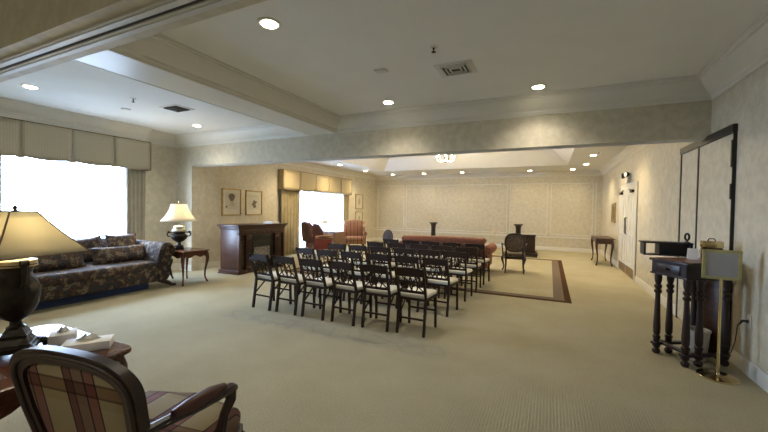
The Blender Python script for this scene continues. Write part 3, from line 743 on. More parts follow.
m.lathe([(.038, .14), (.04, .15), (.026, .16), (.024, .18), (.05, .20), (.075, .23), (.092, .27), (.099, .32), (.099, .36), (.088, .395), (.072, .42), (.066, .44), (.072, .465), (.085, .48), (.088, .49), (.06, .495)], seg=28); m.done('urn', 'bronze', t)
m = MB(); m.lathe([(.088, .478), (.086, .488), (.086, .51), (.06, .512), (.02, .52)], seg=28); m.done('rim', 'stand_lit_rim', t)  # pale rim colour paints in the bulb's light on the urn mouth
for s in (-1, 1):
    m = MB(); m.tube([(s * .092, 0, .37), (s * .108, 0, .39), (s * .112, 0, .43), (s * .11, 0, .475), (s * .108, 0, .50), (s * .092, 0, .49)], [.013, .012, .011, .013, .014, .01], 8)
    m.tube([(s * .112, -.016, .50), (s * .112, .016, .50)], .018, 10); o = m.done('handle', 'bronze', t); o.rotation_euler = (0, 0, R(-60))
m = MB(); m.tube([(0, 0, .51), (0, 0, .775)], .006); m.lathe([(.003, .768), (.016, .772), (.008, .782), (.012, .792), (.004, .806), (.001, .815)], seg=10); m.done('stem', 'bronze', t)
m = MB(); rings = []
for q in range(7):
    v = q / 6; h = (.31 * (1 - v) + .085 * v) - .012 * math.sin(PI * v); z = .545 + .228 * v
    ring_ = []
    for k in range(4):
        a0 = R(90 * k); a1 = R(90 * (k + 1)); p0 = Vector((math.cos(a0), math.sin(a0))) * h; p1 = Vector((math.cos(a1), math.sin(a1))) * h
        for j in range(4): p = p0.lerp(p1, j / 4); ring_.append(m.v((p.x, p.y, z)))
    rings.append(ring_)
for a, b in zip(rings, rings[1:]):
    for k in range(16): m.bm.faces.new((a[k], a[(k + 1) % 16], b[(k + 1) % 16], b[k]))
sh = m.done('lamp_shade', 'shade', t, solid=.003)
m = MB()
for k in range(4):
    pts = []
    for q in range(7):
        v = q / 6; h = (.31 * (1 - v) + .085 * v) - .012 * math.sin(PI * v) + .002; pts.append((h * math.cos(R(90 * k)), h * math.sin(R(90 * k)), .545 + .228 * v))
    m.tube(pts, .004, 6)
for h, z in ((.087, .773), (.312, .545)): m.tube([(h * math.cos(R(90 * k)), h * math.sin(R(90 * k)), z) for k in range(4)], .004, 6, closed=True)
m.done('braid', 'shade_seam', sh)
m = MB(); m.lathe([(.01, .60), (.028, .63), (.032, .655), (.02, .69), (.005, .70)], seg=12); m.done('bulb', 'bulb', t)
# tissue boxes
def tissue(label, loc, rz, w, d, h):
    t = thing('tissue_box', label, 'tissue box', loc, R(rz), 'tissue boxes on the nearest table')
    m = MB(); m.box((-w / 2, -d / 2, 0), (w / 2, d / 2, h), .002); m.done('carton', 'white', t)
    m = MB(); m.lathe([(w * .22, h), (w * .22, h + .0015)], seg=20, sy=.5); m.done('opening', 'mat_board', t)
    m = MB()
    def f(u, v): return ((u - .5) * w * .55 * (1 - .6 * v), (.012 + .02 * v) * math.sin(9 * u), h + .002 + v * .035 * (1 - .5 * abs(u - .5)))
    m.grid(f, 14, 6); m.done('tissue', 'white', t, solid=.002)
tissue('small tissue box right beside the big lamp base', (-2.60, 1.085, .681), 62, .12, .12, .055)
tissue('flat white tissue box nearest the table end, behind the plaid armchair', (-2.36, 1.10, .681), 52, .22, .12, .045)

# ------------------------------------------------------------------ foreground armchair (local: +y front)
t = thing('armchair', 'plaid upholstered armchair with dark wooden frame, nearest the camera', 'chair', (-1.615, .70, 0), R(8.8)); t.scale = (1.15, .96, .957)
def back_outline(w, zb, zt, n=24, bulge=.035):
    """closed outline of the arched chair back in x,z, widest two thirds up"""
    P = []
    H = zt - zb
    for i in range(n + 1):
        u = i / n; a = PI * (1 - u)
        x = math.copysign(abs(math.cos(a)) ** .75, math.cos(a)) * w; z = zt - H * .30 + H * .30 * math.sin(a) ** .8
        P.append((x, z))
    P += [(w * .97, zb + H * .40), (w * .86, zb + H * .05), (w * .80, zb), (-w * .80, zb), (-w * .86, zb + H * .05), (-w * .97, zb + H * .40)]
    return P
def backy(z): return .09 - .11 * (z - .45) / .55
outer = back_outline(.285, .50, 1.0); inner = back_outline(.225, .555, .94)
m = MB()
def ringobj(mb, outer, inner, th):
    f = []
    for poly in (outer, inner):
        f.append([[mb.v((x, backy(z) + s * th, z)) for x, z in poly] for s in (-1, 1)])
    n = len(outer)
    for i in range(n):
        j = (i + 1) % n
        for q in (0, 1): mb.bm.faces.new((f[0][q][i], f[0][q][j], f[1][q][j], f[1][q][i]))
        mb.bm.faces.new((f[0][0][i], f[0][1][i], f[0][1][j], f[0][0][j])); mb.bm.faces.new((f[1][0][i], f[1][0][j], f[1][1][j], f[1][1][i]))
ringobj(m, outer, inner, .02); 
m.tube([(x, backy(z) - .022, z) for x, z in back_outline(.262, .52, .975)], .011, 8, closed=True)
m.done('back_frame', 'darkwood', t, ang=50)
def padp(mb, poly, y0, y1, inset=.03):
    a = [mb.v((x, backy(z) + y0, z)) for x, z in poly]
    cx = 0; cz = sum(z for _, z in poly) / len(poly)
    b = [mb.v((x * (1 - inset * 3), backy(cz + (z - cz) * (1 - inset * 3)) + y1, cz + (z - cz) * (1 - inset * 3))) for x, z in poly]
    n = len(poly)
    for i in range(n): mb.bm.faces.new((a[i], a[(i + 1) % n], b[(i + 1) % n], b[i]))
    mb.bm.faces.new(b); mb.bm.faces.new(a[::-1])
m = MB(); padp(m, inner, -.006, -.016); m.done('outside_back', 'plaid', t, ang=60)
m = MB(); padp(m, inner, .006, .06, .06); m.done('inside_back', 'plaid', t, ang=60)
m = MB()
seat = [(-.24, .06), (.24, .06), (.285, .30), (.30, .52), (.26, .60), (.13, .635), (0, .645), (-.13, .635), (-.26, .60), (-.30, .52), (-.285, .30)]
m.prism(seat, .40, .50, 'z', .035); m.done('seat_cushion', 'plaid', t, ang=60)
m = MB(); m.prism([(x * 1.03, .34 + (y - .34) * 1.03) for x, y in seat], .33, .405, 'z', .008); m.done('seat_rail', 'darkwood', t)
for s in (-1, 1):
    m = MB(); cabriole(m, s * .27, .56, .36, s * .5, 1, 1.3, .04); m.done('leg', 'darkwood', t)
    m = MB(); m.tube([(s * .225, .09, .60), (s * .228, .10, .45), (s * .23, .07, .2), (s * .235, -.02, 0)], [.024, .028, .022, .017], 8); m.done('leg', 'darkwood', t)
    a = MB(); a.tube([(s * .265, backy(.72) - .0, .70), (s * .275, .14, .695), (s * .305, .26, .695), (s * .32, .36, .695), (s * .322, .425, .695), (s * .315, .46, .68)], [.02, .02, .022, .022, .026, .022], 8)
    a.tube([(s * .318, .435, .69), (s * .325, .43, .64), (s * .31, .41, .58), (s * .295, .41, .50), (s * .29, .44, .40)], [.026, .022, .02, .022, .026], 8); o = a.done('arm', 'darkwood', t)
    a = MB(); a.tube([(s * .285, .15, .715), (s * .303, .22, .722), (s * .316, .31, .728), (s * .32, .39, .722)], [.016, .028, .028, .016], 10); a.done('arm_pad', 'redleather', o)

# ------------------------------------------------------------------ red sofa (faces the far wall)
t = thing('sofa', 'rust red sofa seen from behind, its back towards the chair rows', 'sofa', (-2.385, 8.45, .009))
w = 1.06
m = MB(); m.box((-w, .04, .10), (w, .82, .40), .03); m.done('base', 'redleather', t)
m = MB(); m.box((-w + .02, 0, .14), (w - .02, .16, .66), .03); m.done('outside_back', 'redleather', t)
m = MB(); m.tube([(-w - .0, .08, .70), (-w + .03, .08, .715), (0, .08, .745), (w - .05, .08, .745), (w - .02, .08, .73)], [.06, .09, .095, .09, .06], 16); m.done('rolled_back', 'red', t)
m = MB(); m.box((-w + .14, .2, .36), (w - .14, .86, .50), .05, seg=3); m.done('seat_cushion', 'red', t)
for s in (-1, 1):
    m = MB(); m.box((s * w - .10, .10, .12), (s * w + .03, .84, .50), .03); m.tube([(s * (w + .03), .02, .54), (s * (w + .03), .12, .55), (s * (w + .03), .82, .55), (s * (w + .03), .88, .54)], [.09, .115, .115, .09], 16); m.done('arm', 'red', t)
    for y in (.08, .78): m = MB(); m.tube([(s * (w - .06), y, .14), (s * (w - .06), y, 0)], [.035, .02], 8); m.done('leg', 'darkwood', t)

# ------------------------------------------------------------------ wing chairs, table by far window
def wing_chair(label, loc, rz, mat, mat2):
    t = thing('wing_chair', label, 'chair', loc, rz)
    m = MB(); m.prism([(-.33, .46), (.33, .46), (.35, .95), (.28, 1.05), (0, 1.08), (-.28, 1.05), (-.35, .95)], -.05, .06, 'y', .02); o = m.done('backrest', mat, t)
    o.rotation_euler = (R(6), 0, 0)
    for s in (-1, 1):
        m = MB(); m.prism([(0, .42), (.34, .60), (.30, .85), (.18, 1.0), (0, 1.04)], s * .35 - .03, s * .35 + .03, 'x', .02); m.done('wing', mat, t)
        m = MB(); m.tube([(s * .37, .05, .62), (s * .38, .35, .62), (s * .38, .58, .61)], [.06, .07, .075], 12); m.box((s * .36 - .05, .02, .25), (s * .36 + .05, .58, .60), .02); m.done('arm', mat2, t)
        m = MB(); cabriole(m, s * .30, .55, .26, s, 1, 1, .035); m.done('leg', 'darkwood', t)
        m = MB(); m.tube([(s * .30, .02, .27), (s * .30, -.06, 0)], [.028, .018], 8); m.done('leg', 'darkwood', t)
    m = MB(); m.box((-.34, 0, .25), (.34, .60, .38), .02); m.box((-.31, .05, .36), (.31, .64, .50), .04, seg=3); m.done('seat', mat2, t)
    return t
wing_chair('oxblood wing chair in profile, left of the far window', (-6.60, 8.75, 0), R(-34), 'redleather', 'striped')
wing_chair('red and gold striped wing chair right of the far window, facing the room', (-6.40, 11.15, 0), R(-150), 'striped', 'striped')
t = thing('small_cabinet', 'small light-brown wooden cabinet standing in front of the far window', 'cabinet', (-6.35, 9.85, 0), R(-20))
m = MB(); m.box((-.23, -.2, .08), (.23, .2, .70), .008); m.box((-.25, -.22, .70), (.25, .22, .725), .005); m.done('body', wood('light_brown_veneer', (.15, .085, .04), (.24, .14, .065), .35), t)
m = MB(); m.box((-.19, -.21, .42), (.19, -.2, .66), .003); m.box((-.19, -.21, .14), (.19, -.2, .38), .003); m.done('door', 'desktop', t)
for x in (-.2, .2):
    for y in (-.17, .17): m = MB(); m.tube([(x, y, .09), (x, y, 0)], [.022, .014], 8); m.done('leg', 'darkwood', t)
t = thing('side_table', 'small blue-grey table beside the oxblood wing chair at the far window', 'table', (-6.95, 9.85, 0))
m = MB(); m.box((-.2, -.32, .66), (.2, .32, .69), .004); m.done('table_top', 'greycard', t)
m = MB(); m.box((-.17, -.29, .56), (.17, .29, .66)); m.done('apron', 'greycard', t)
for x in (-.16, .16):
    for y in (-.28, .28): m = MB(); m.tube([(x, y, .57), (x, y, 0)], [.022, .014], 8); m.done('leg', 'greycard', t)
t = thing('table_lamp', 'slim unlit lamp with pale shade silhouetted in the far window', 'lamp', (-6.95, 10.05, .69))
m = MB(); m.lathe([(.06, 0), (.065, .015), (.02, .03), (.012, .10), (.03, .14), (.012, .18), (.008, .25), (.008, .48)], seg=14); m.done('stem', 'bronze', t)
m = MB(); rr = [(.15, .26), (.12, .34), (.085, .42)]
rings = [[m.v((r * math.cos(2 * PI * k / 20), r * math.sin(2 * PI * k / 20), z)) for k in range(20)] for r, z in rr]
for a, b in zip(rings, rings[1:]):
    for k in range(20): m.bm.faces.new((a[k], a[(k + 1) % 20], b[(k + 1) % 20], b[k]))
m.done('lamp_shade', 'shade_white', t, solid=.003)
m = MB(); m.lathe([(.03, .43), (.07, .45), (.075, .462), (.02, .475), (.006, .50)], seg=14); m.done('top_cap', 'bronze', t)
# mauve-backed chair glimpsed beyond the rows at the left
t = thing('side_chair', 'chair with mauve-grey rounded back showing beyond the chair rows', 'chair', (-4.05, 8.75, .009), R(150))
m = MB(); P = [(.21 * math.cos(a), .70 + .20 * math.sin(a) * (1 if math.sin(a) > 0 else .8)) for a in [2 * PI * i / 20 for i in range(20)]]
m.prism(P, -.02, .02, 'y', .008); o = m.done('backrest', 'mauve', t); o.rotation_euler = (R(7), 0, 0)
f = MB(); f.tube([(x * 1.05, 0, .70 + (z - .70) * 1.06) for x, z in P], .016, 8, closed=True); f.done('back_frame', 'darkwood', o)
m = MB(); m.box((-.24, .02, .36), (.24, .48, .46), .03); m.done('seat', 'mauve', t)
for s in (-1, 1):
    m = MB(); m.tube([(s * .20, .06, .55), (s * .20, .04, .42), (s * .20, -.03, 0)], [.018, .022, .015], 8); m.done('leg', 'darkwood', t)
    m = MB(); cabriole(m, s * .21, .44, .38, s, 1, 1, .03); m.done('leg', 'darkwood', t)

# ------------------------------------------------------------------ fauteuil on the rug
t = thing('armchair', 'dark wooden armchair with rounded tapestry back standing alone on the rug', 'chair', (-.73, 8.92, .009), R(8))
P = [(.215 * math.copysign(abs(math.cos(a)) ** .7, math.cos(a)), .73 + .21 * math.copysign(abs(math.sin(a)) ** .8, math.sin(a))) for a in [2 * PI * i / 28 for i in range(28)]]
def ty(z): return .04 - .12 * (z - .45)
m = MB(); m.tube([(x, ty(z), z) for x, z in P], .022, 8, closed=True); m.done('back_frame', 'darkwood', t)
m = MB(); a = [m.v((x * .96, ty(z) - .012, .73 + (z - .73) * .96)) for x, z in P]; b = [m.v((x * .96, ty(z) + .03, .73 + (z - .73) * .96)) for x, z in P]
for i in range(28): m.bm.faces.new((a[i], a[(i + 1) % 28], b[(i + 1) % 28], b[i]))
m.bm.faces.new(a[::-1]); m.bm.faces.new(b); m.done('back_panel', 'oval_fab', t)
m = MB(); m.prism([(-.22, .02), (.22, .02), (.27, .46), (.2, .5), (-.2, .5), (-.27, .46)], .39, .47, 'z', .02); m.done('seat', 'oval_fab', t)
m = MB(); m.prism([(-.225, .01), (.225, .01), (.275, .46), (.2, .51), (-.2, .51), (-.275, .46)], .33, .39, 'z', .006); m.done('seat_rail', 'darkwood', t)
for s in (-1, 1):
    m = MB(); m.tube([(s * .19, ty(.6), .60), (s * .19, .03, .42), (s * .195, .0, .2), (s * .21, -.05, 0)], [.018, .024, .02, .015], 8); m.done('leg', 'darkwood', t)
    m = MB(); cabriole(m, s * .24, .44, .36, s, 1, 1.4, .034); m.done('leg', 'darkwood', t)
    m = MB(); m.tube([(s * .215, ty(.68), .67), (s * .27, .16, .675), (s * .29, .34, .68), (s * .28, .38, .665), (s * .27, .35, .56), (s * .255, .36, .40)], [.016, .016, .018, .018, .015, .018], 8); m.done('arm', 'darkwood', t)

# ------------------------------------------------------------------ kneeler, pedestals
t = thing('kneeler', 'dark wooden prayer kneeler standing by the far wall behind the lone armchair', 'kneeler', (-.62, 12.45, 0))
m = MB(); m.box((-.22, -.10, .68), (.24, .16, .72), .006); m.done('armrest', 'darkwood', t)
m = MB(); m.box((-.19, -.05, .04), (.21, .0, .68), .004); m.done('front_panel', 'darkwood', t)
for x in (-.2, .2): m = MB(); m.box((x - .02, -.07, .0), (x + .02, .12, .70), .004); m.done('side_panel', 'darkwood', t)
m = MB(); m.box((-.26, -.12, .05), (.30, .42, .13), .006); m.done('kneeling_board', 'darkwood', t)
m = MB(); m.box((-.22, .12, .13), (.26, .40, .18), .02); m.done('pad', 'redleather', t)
for x in (-.22, .26):
    for y in (-.08, .38): m = MB(); m.lathe([(.02, 0), (.035, .025), (.02, .05)], (x, y, 0), 10); m.done('foot', 'darkwood', t)
def pedestal(label, x, y, H):
    t = thing('pedestal', label, 'pedestal', (x, y, 0), 0, 'fluted pedestals before the far wall')
    m = MB(); m.box((-.14, -.14, 0), (.14, .14, .05), .005); m.lathe([(.12, .05), (.10, .08), (.085, .10)], seg=16); m.done('base', 'darkwood', t)
    m = MB(); rings = []; sg = 32
    for z in (.10, H - .14): rings.append([m.v(((.085 - .008 * (k % 2)) * math.cos(2 * PI * k / sg), (.085 - .008 * (k % 2)) * math.sin(2 * PI * k / sg), z)) for k in range(sg)])
    for k in range(sg): m.bm.faces.new((rings[0][k], rings[0][(k + 1) % sg], rings[1][(k + 1) % sg], rings[1][k]))
    m.bm.faces.new(rings[0][::-1]); m.bm.faces.new(rings[1]); m.done('shaft', 'bronze', t, ang=20)
    m = MB(); m.lathe([(.088, H - .15), (.095, H - .12), (.10, H - .08), (.14, H - .03), (.165, H - .015), (.165, H), (.12, H)], seg=20); m.done('flared_top', 'darkwood', t)
pedestal('dark fluted pedestal with flared top behind the red sofa', -4.12, 13.4, .99)
pedestal('dark fluted pedestal with flared top just behind the kneeler', -.98, 13.2, 1.03)
t = thing('plant_stand', 'thin wooden stand with small round top just past the red sofa', 'stand', (-1.62, 12.2, 0))
m = MB(); m.lathe([(.10, .78), (.12, .79), (.12, .81), (.1, .815)], seg=16); m.done('top', 'stand_lit_rim', t)
m = MB(); m.tube([(0, 0, .05), (0, 0, .79)], .018, 8); m.done('post', 'stand_lit_rim', t)
m = MB(); m.lathe([(.10, 0), (.11, .02), (.03, .06)], seg=16); m.done('base', 'stand_lit_rim', t)

# ------------------------------------------------------------------ console table far right
t = thing('console_table', 'narrow wooden console with curved legs in the far right corner', 'table', (1.40, 12.05, 0))
m = MB(); m.box((-.22, -.66, .74), (.24, .66, .765), .006); m.done('table_top', 'mahogany', t)
m = MB()
pl = [(-.58, .74), (.58, .74), (.58, .60)] + [(.58 - 1.16 * i / 14, .64 + .02 * math.cos(4 * PI * i / 14)) for i in range(1, 14)] + [(-.58, .60)]
m.prism(pl, -.19, -.17, 'x'); m.prism(pl, .17, .19, 'x'); m.box((-.18, -.60, .61), (.18, -.58, .74)); m.box((-.18, .58, .61), (.18, .60, .74)); m.done('apron', 'mahogany', t)
for sx in (-1, 1):
    for sy in (-1, 1): m = MB(); cabriole(m, sx * .17, sy * .57, .74, sx, sy, 1.2, .035); m.done('leg', 'mahogany', t)

# ------------------------------------------------------------------ register desk (origin at corner B; +x along front edge to the wall, +y to corner A side)
A_ = Vector((1.01, 4.66)); B_ = Vector((1.21, 4.31))
ang = math.atan2(B_.y - A_.y, B_.x - A_.x)      # direction A->B
t = thing('register_desk', 'dark wooden register stand on turned legs against the right wall', 'desk', (A_.x, A_.y, 0), ang)
# local x: A->B (0..0.40); local y: away along depth (0..0.52)
W_, D_ = .403, .50
m = MB(); m.box((-.02, -.02, .995), (W_ + .02, D_ + .02, 1.02), .005); m.done('desk_top', 'deskwood', t)
m = MB(); m.box((.03, .03, 1.02), (W_ - .0, D_ - .02, 1.024)); m.done('writing_surface', 'desktop', t)
m = MB(); m.box((0, 0, .865), (W_, .02, .995)); m.box((0, D_ - .02, .865), (W_, D_, .995)); m.box((0, 0, .865), (.02, D_, .995)); m.box((W_ - .02, 0, .865), (W_, D_, .995)); m.box((-.012, -.012, .855), (W_ + .012, D_ + .012, .872), .004); m.done('apron', 'deskwood', t)
m = MB(); m.box((.07, -.012, .885), (W_ - .07, .002, .98), .003); o = m.done('drawer', 'deskwood', t)
m = MB(); m.lathe([(.006, 0), (.014, .008), (.012, .02), (.004, .024)], seg=12); 
for v in m.bm.verts: v.co = Matrix.Rotation(R(90), 4, 'X') @ v.co + Vector((W_ / 2, -.012, .93))
m.tube([(W_ / 2 - .035, -.016, .93), (W_ / 2 - .02, -.02, .918), (W_ / 2 + .02, -.02, .918), (W_ / 2 + .035, -.016, .93)], .004, 6); m.done('drawer_pull', 'bronze', o)
TURN = [(.024, 0), (.034, .012), (.038, .03), (.03, .05), (.02, .06), (.034, .075), (.036, .09), (.022, .105), (.03, .13), (.03, .16), (.036, .17), (.036, .19), (.024, .20), (.032, .22), (.034, .30), (.028, .42), (.024, .56), (.022, .64), (.034, .655), (.036, .675), (.022, .69), (.034, .71), (.036, .73), (.022, .745), (.03, .77), (.034, .80), (.034, .862)]
for x, y in ((.035, .045), (.035, .185), (W_ - .035, .045), (W_ - .035, .185), (.035, D_ - .035), (W_ - .035, D_ - .035)):
    m = MB(); m.lathe(TURN, (x, y, 0), 14); m.done('leg', 'deskwood', t)
m = MB()
for x in (.035, W_ - .035): m.box((x - .03, 0, .095), (x + .03, D_, .125), .008)
m.box((.03, .08, .10), (W_ - .03, .14, .122), .004); m.box((-.03, .11, .10), (.04, .16, .13), .01); m.done('stretcher', 'deskwood', t)
m = MB(); m.box((.03, D_ - .03, .03), (W_ - .03, D_ - .012, .86), .003); m.done('modesty_panel', 'mahogany', t)
# riser on the desk
t = thing('letter_tray', 'dark open-fronted desk riser sitting on the back of the register stand', 'desk riser', (1.03, 4.78, 1.0245), R(24))
t.location = (.975, 4.86, 1.0245)
m = MB(); L, Dp, Hh = .44, .17, .135
m.box((-.02, -.01, Hh), (L, Dp, Hh + .018), .003); m.box((0, 0, 0), (L, Dp - .01, .012), .002)
for x in (0, .14, L - .02): m.box((x, 0, .012), (x + .018, Dp - .01, Hh))
m.done('shelf', 'navywood', t)
m = MB(); m.box((.16, .06, .012), (L - .02, .075, Hh)); m.done('back_panel', 'navywood', t)
t.rotation_euler = (0, 0, R(2))
# brass box, card, round stamp
t = thing('brass_box', 'shiny brass box with dark band on top of the register stand', 'box', (1.49, 4.64, 1.0245), R(-10))
m = MB(); m.box((-.078, -.05, .015), (.078, .05, .13), .006); m.done('body', 'mahogany', t)
m = MB(); m.box((-.085, -.055, .13), (.085, .055, .20), .012); m.box((-.085, -.055, .075), (.085, .055, .10), .004); m.box((-.085, -.055, 0), (.085, .055, .018), .003); m.done('lid', 'brass', t)
m = MB(); m.tube([(-.03, 0, .198), (-.02, 0, .222), (.02, 0, .222), (.03, 0, .198)], .005, 8); m.done('handle', 'bronze', t)
m = MB(); m.prism([(-.05, 0), (.05, 0), (.045, .004), (.0, .085), (-.004, .085)], -.05, .05, 'x')
o = m.done('tent_card', 'white'); o.location = (1.36, 4.70, 1.1); o.location.z = 1.0245 + .0; o.rotation_euler = (0, 0, R(-10)); o.scale = (.85, 1, 1.3); tag(o, 'small white folded card on the register stand beside the brass box', 'card')
t = thing('desk_mirror', 'small black round desk ornament on a foot above the register stand', 'ornament', (1.375, 4.93, 1.0245 + .1535))
m = MB(); m.lathe([(.03, 0), (.028, .008), (.008, .014), (.007, .03)], seg=12); m.done('foot', 'black', t)
m = MB(); m.tube([(.018 * math.cos(a), 0, .062 + .036 * math.sin(a)) for a in [2 * PI * i / 18 for i in range(18)]], .011, 8, closed=True); m.done('ring', 'black', t)
# waste basket
t = thing('waste_basket', 'pale woven waste basket under the register stand', 'basket', (1.395, 4.655, 0))
m = MB(); m.lathe([(.085, 0), (.088, .005), (.10, .14), (.112, .29), (.118, .30), (.112, .305), (.105, .29), (.09, .02), (.0, .018)], seg=24); m.done('body', 'basket', t)
m = MB(); m.tube([(.113 * math.cos(a), .113 * math.sin(a), .303) for a in [2 * PI * i / 24 for i in range(24)]], .009, 8, closed=True); m.done('rim', 'basket', t)
# brass sign stand
t = thing('sign_stand', 'brass pedestal sign stand with blank grey card in gold frame', 'sign stand', (1.43, 4.22, 0), R(-6))
m = MB(); m.lathe([(.15, 0), (.152, .008), (.148, .014), (.03, .022), (.018, .03), (.014, .045)], seg=36); m.done('base', 'brass', t)
m = MB(); m.tube([(0, 0, .03), (0, 0, .93)], .0125, 12); m.done('pole', 'brass', t)
m = MB()
for a, b in (((-.135, -.012, .90), (.135, .012, .925)), ((-.135, -.012, 1.145), (.135, .012, 1.17)), ((-.135, -.012, .90), (-.11, .012, 1.17)), ((.11, -.012, .90), (.135, .012, 1.17))): m.box(a, b, .003)
m.done('frame', 'goldflat', t)
m = MB(); m.box((-.112, -.004, .923), (.112, .004, 1.147)); m.done('card', 'greycard', t)
# outlet and cord
t = thing('wall_outlet', 'ivory wall outlet with a black plug, behind the sign stand', 'outlet', (XR, 4.41, .50))
m = MB(); m.box((-.008, -.035, -.057), (0, .035, .057), .003); m.done('plate', 'trim', t)
m = MB(); m.tube([(XR - .01, 4.41, .50), (XR - .05, 4.42, .50), (XR - .07, 4.45, .44), (XR - .07, 4.49, .28), (XR - .08, 4.53, .16), (XR - .13, 4.60, .05), (1.50, 4.50, .012)], [.014, .012, .005, .004, .004, .004, .004], 8)
tag(m.done('power_cord', 'cord'), 'black power cord hanging from the outlet behind the sign stand', 'cord')

# ------------------------------------------------------------------ emergency light
t = thing('emergency_light', 'white emergency light with two lamp heads above the white double doors', 'emergency light', (XR, 10.15, 2.33))
m = MB(); m.box((-.07, -.15, -.13), (0, .15, .10), .01); m.done('housing', 'vent', t)
for s in (-1, 1):
    h = MB(); h.T = Matrix.Translation((-.09, s * .21, .06)) @ Matrix.Rotation(R(-90), 4, 'Y') @ Matrix.Rotation(R(-s * 20), 4, 'X')
    h.lathe([(.03, -.05), (.055, -.02), (.07, .02), (.072, .03), (.068, .032)], seg=20); h.done('lamp_head', 'bronze', t)
    h = MB(); h.T = Matrix.Translation((-.09, s * .21, .06)) @ Matrix.Rotation(R(-90), 4, 'Y') @ Matrix.Rotation(R(-s * 20), 4, 'X')
    h.lathe([(.058, .033), (.04, .04), (.01, .043)], seg=20); h.done('lens', 'lamp_glow', t)

# ------------------------------------------------------------------ ceiling fixtures
def can(label, x, y, z, group, on=True, spot=90, col=(1, .89, .72), r=.085, blend=1):
    t = thing('ceiling_light', label, 'ceiling light', (x, y, z), 0, group)
    m = MB()
    m.lathe([(r * .80, -.001), (r * .82, -.008), (r * 1.1, -.011), (r * 1.22, -.006), (r * 1.22, 0)], seg=28)
    m.done('trim_ring', 'vent', t)
    m = MB(); m.lathe([(r * .80, -.0125), (r * .74, -.016), (.01, -.018)], seg=24); m.done('lens', 'lens' if on else 'vent', t)
    if on:
        l = bpy.data.lights.new('spot', 'SPOT'); l.energy = spot; l.color = col if z > 3.05 else (1, .80, .50); l.spot_size = R(132); l.spot_blend = blend; l.shadow_soft_size = .07
        lo = bpy.data.objects.new('ceiling_spot', l); C.objects.link(lo); lo.location = (x, y, z - .05)
NEARP, FARP = 35, 74
G1 = 'recessed lights in the near ceiling'; G2 = 'recessed lights in the far ceiling'
can('round recessed ceiling light nearest the camera, right of the beam', -2.25, 2.39, ZN, G1, spot=NEARP)
can('round recessed ceiling light just right of the beam end, near the header', -2.23, 4.85, ZN, G1, spot=NEARP)
can('round recessed ceiling light at the right, between vent and right wall', -.17, 4.98, ZN, G1, spot=NEARP)
can('recessed ceiling light over the sofa at the left edge of the photo', -6.49, 2.36, ZN, G1, spot=NEARP * .9)
can('recessed ceiling light above the corner lamp with the white shade', -6.41, 4.83, ZN, G1, spot=NEARP)
side = [(-6.70, 12.5, 'recessed light in the left ceiling strip above the far window'), (-6.62, 10.47, 'recessed light in left ceiling strip just past the header'),
        (-6.26, 14.2, 'recessed light in the far left ceiling corner'), (-4.82, 14.2, 'recessed light along the far wall, second from the left corner'),
        (-3.19, 14.1, 'bright recessed light at the middle of the far wall'),
        (-.70, 14.2, 'recessed light along the far wall above the kneeler'), (.71, 14.2, 'recessed light nearest the far right ceiling corner'),
        (1.01, 12.79, 'middle recessed light in the right ceiling strip'), (1.01, 10.82, 'nearest visible recessed light in the right ceiling strip')]
for x, y, lab in side: can(lab, x, y, ZF, G2, spot=FARP * (.33 if y > 14 else 1))
can('recessed light in the left ceiling strip hidden by the header', -6.62, 8.4, ZF, G2, spot=FARP); can('recessed light in the right ceiling strip hidden by the header', 1.01, 8.85, ZF, G2, spot=FARP)
can('small round adjustable ceiling light, left of two beside the bright middle one', -2.72, 14.05, ZF, G2, on=False); can('small round adjustable ceiling light, right of two beside the bright middle one', -2.26, 14.0, ZF, G2, on=False)
# fill lights added in the unseen part behind the camera, to brighten the view
for x, y, lab in ((-2.2, -.9, 'added recessed fill light behind and left of the camera'), (-6.3, -.9, 'added recessed fill light at the left in the part behind the camera'), (-4.2, -.9, 'added recessed fill light between the other two behind the camera'), (-.2, -1.6, 'added recessed fill light straight behind the camera')): can(lab, x, y, ZN, G1, spot=NEARP * 1.15)
def vent(label, x, y, w, d, rz=0, lm='vent'):
    t = thing('ceiling_vent', label, 'vent', (x, y, ZN), R(rz))
    m = MB(); m.box((-w / 2, -d / 2, -.008), (w / 2, d / 2, 0), .003); m.done('plate', 'vent', t)
    m = MB(); m.box((-w * .36, -d * .36, -.0095), (w * .36, d * .36, -.008)); m.done('core', 'ventdark', t)
    for q, k in enumerate((.36, .26, .16)):
        m = MB(); a, b = w * k, d * k; th = .014
        m.box((-a, -b, -.022), (a, -b + th, -.009)); m.box((-a, b - th, -.022), (a, b, -.009)); m.box((-a, -b, -.022), (-a + th, b, -.009)); m.box((a - th, -b, -.022), (a, b, -.009)); m.done('louvre', lm, t)
vent('square white louvred ceiling vent in the middle of the near ceiling', -1.0, 4.0, .42, .38)
vent('dark louvred ceiling vent above the corner by the left window', -5.6, 3.85, .42, .34, 0, 'ventdark')
def sprinkler(label, x, y, z):
    t = thing('sprinkler', label, 'sprinkler', (x, y, z), 0, 'ceiling sprinklers')
    m = MB(); m.lathe([(.02, -.012), (.038, -.008), (.04, 0)], seg=16); m.done('escutcheon', 'vent', t)
    m = MB(); m.lathe([(.022, -.055), (.022, -.05), (.006, -.045), (.008, -.02), (.014, -.01)], seg=12); m.done('head', 'bronze', t)
sprinkler('small sprinkler head beside the middle ceiling vent', -1.07, 3.38, ZN); sprinkler('small sprinkler head in the ceiling bay above the sofa', -5.73, 3.25, ZN)
sprinkler('small sprinkler head beyond the header at the right', 1.08, 10.25, ZF)
m = MB(); m.box((-1.87, 3.66, ZN - .018), (-1.73, 3.76, ZN), .003); tag(m.done('ceiling_speaker', 'vent'), 'small flat ceiling plate left of the middle vent', 'ceiling plate')
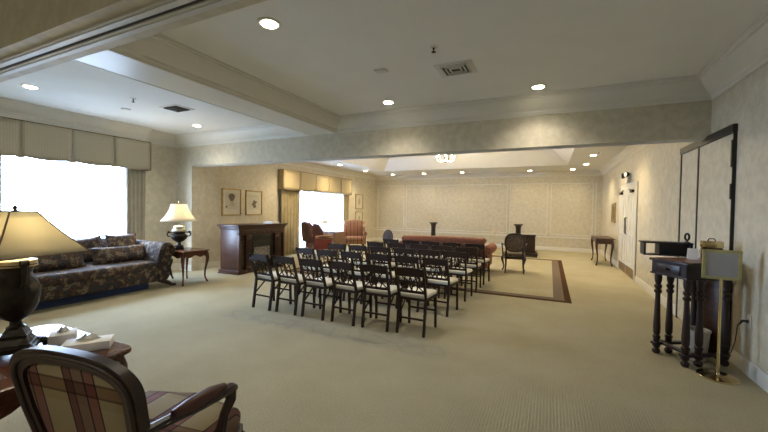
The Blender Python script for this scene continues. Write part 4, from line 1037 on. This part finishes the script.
m = MB(); m.lathe([(.06, -.02), (.07, -.01), (.07, 0)], (-6.46, 3.55, ZN), 20); tag(m.done('smoke_detector', 'vent'), 'white round smoke detector on the ceiling above the sofa', 'smoke detector')

# chandelier
t = thing('chandelier', 'small lit brass chandelier hanging below the tray ceiling', 'chandelier', (-2.75, 10.0, 2.88))
m = MB(); m.lathe([(.0, -.03), (.025, -.02), (.05, .01), (.03, .04), (.012, .06), (.02, .12), (.04, .15), (.02, .19), (.01, .22)], seg=16); m.tube([(0, 0, .2), (0, 0, ZF + TH - 2.88)], .008, 8); m.lathe([(.05, .9), (.05, .915), (.02, .92)], seg=16); m.done('body', 'brass', t)
for k in range(8):
    a = 2 * PI * k / 8 + .2; c, s_ = math.cos(a), math.sin(a)
    m = MB(); m.tube([(c * .03, s_ * .03, .03), (c * .10, s_ * .10, -.01), (c * .19, s_ * .19, .01), (c * .25, s_ * .25, .07)], .007, 6); m.lathe([(.008, .06), (.03, .075), (.032, .08)], (c * .25, s_ * .25, 0), 12); o = m.done('arm', 'brass', t)
    m = MB(); m.lathe([(.009, .08), (.009, .115)], (c * .25, s_ * .25, 0), 8); m.done('candle', 'ceramic', o)
    m = MB(); m.lathe([(.004, .115), (.014, .13), (.012, .145), (.003, .165)], (c * .25, s_ * .25, 0), 8); m.done('bulb', 'bulb', o)

# ------------------------------------------------------------------ lights
def point(name, loc, e, col, r=.03):
    l = bpy.data.lights.new(name, 'POINT'); l.energy = e; l.color = col; l.shadow_soft_size = r
    o = bpy.data.objects.new(name, l); C.objects.link(o); o.location = loc
point('lamp_bulb_light', (-2.605, .882, .68 + .655), 8, (1, .88, .66)); point('lamp_bulb_light', LAMP2, 42, (1, .80, .50))
point('chandelier_light', (-2.75, 10.0, 3.12), 130, (1, .82, .55), .2)
w = bpy.data.worlds.new('world'); bpy.context.scene.world = w; w.use_nodes = True
w.node_tree.nodes['Background'].inputs[0].default_value = (.53, .71, 1, 1); w.node_tree.nodes['Background'].inputs[1].default_value = 30.0

# ------------------------------------------------------------------ camera
cam = bpy.data.cameras.new('camera'); co = bpy.data.objects.new('camera', cam); C.objects.link(co)
cam.sensor_width = 36; cam.lens = 353.7 / 768 * 36; cam.clip_start = .05
yaw, pit, rol = R(25.08), R(-1.2), R(.892)
Mx = Matrix.Rotation(yaw, 4, 'Z') @ Matrix.Rotation(PI / 2 + pit, 4, 'X') @ Matrix.Rotation(rol, 4, 'Z')
co.matrix_world = Matrix.Translation((0, 0, 1.5)) @ Mx
sc = bpy.context.scene; sc.camera = co
vs = sc.view_settings; vs.view_transform = 'Standard'; vs.look = 'None'; vs.gamma = 1; vs.use_curve_mapping = False; vs.exposure = .85
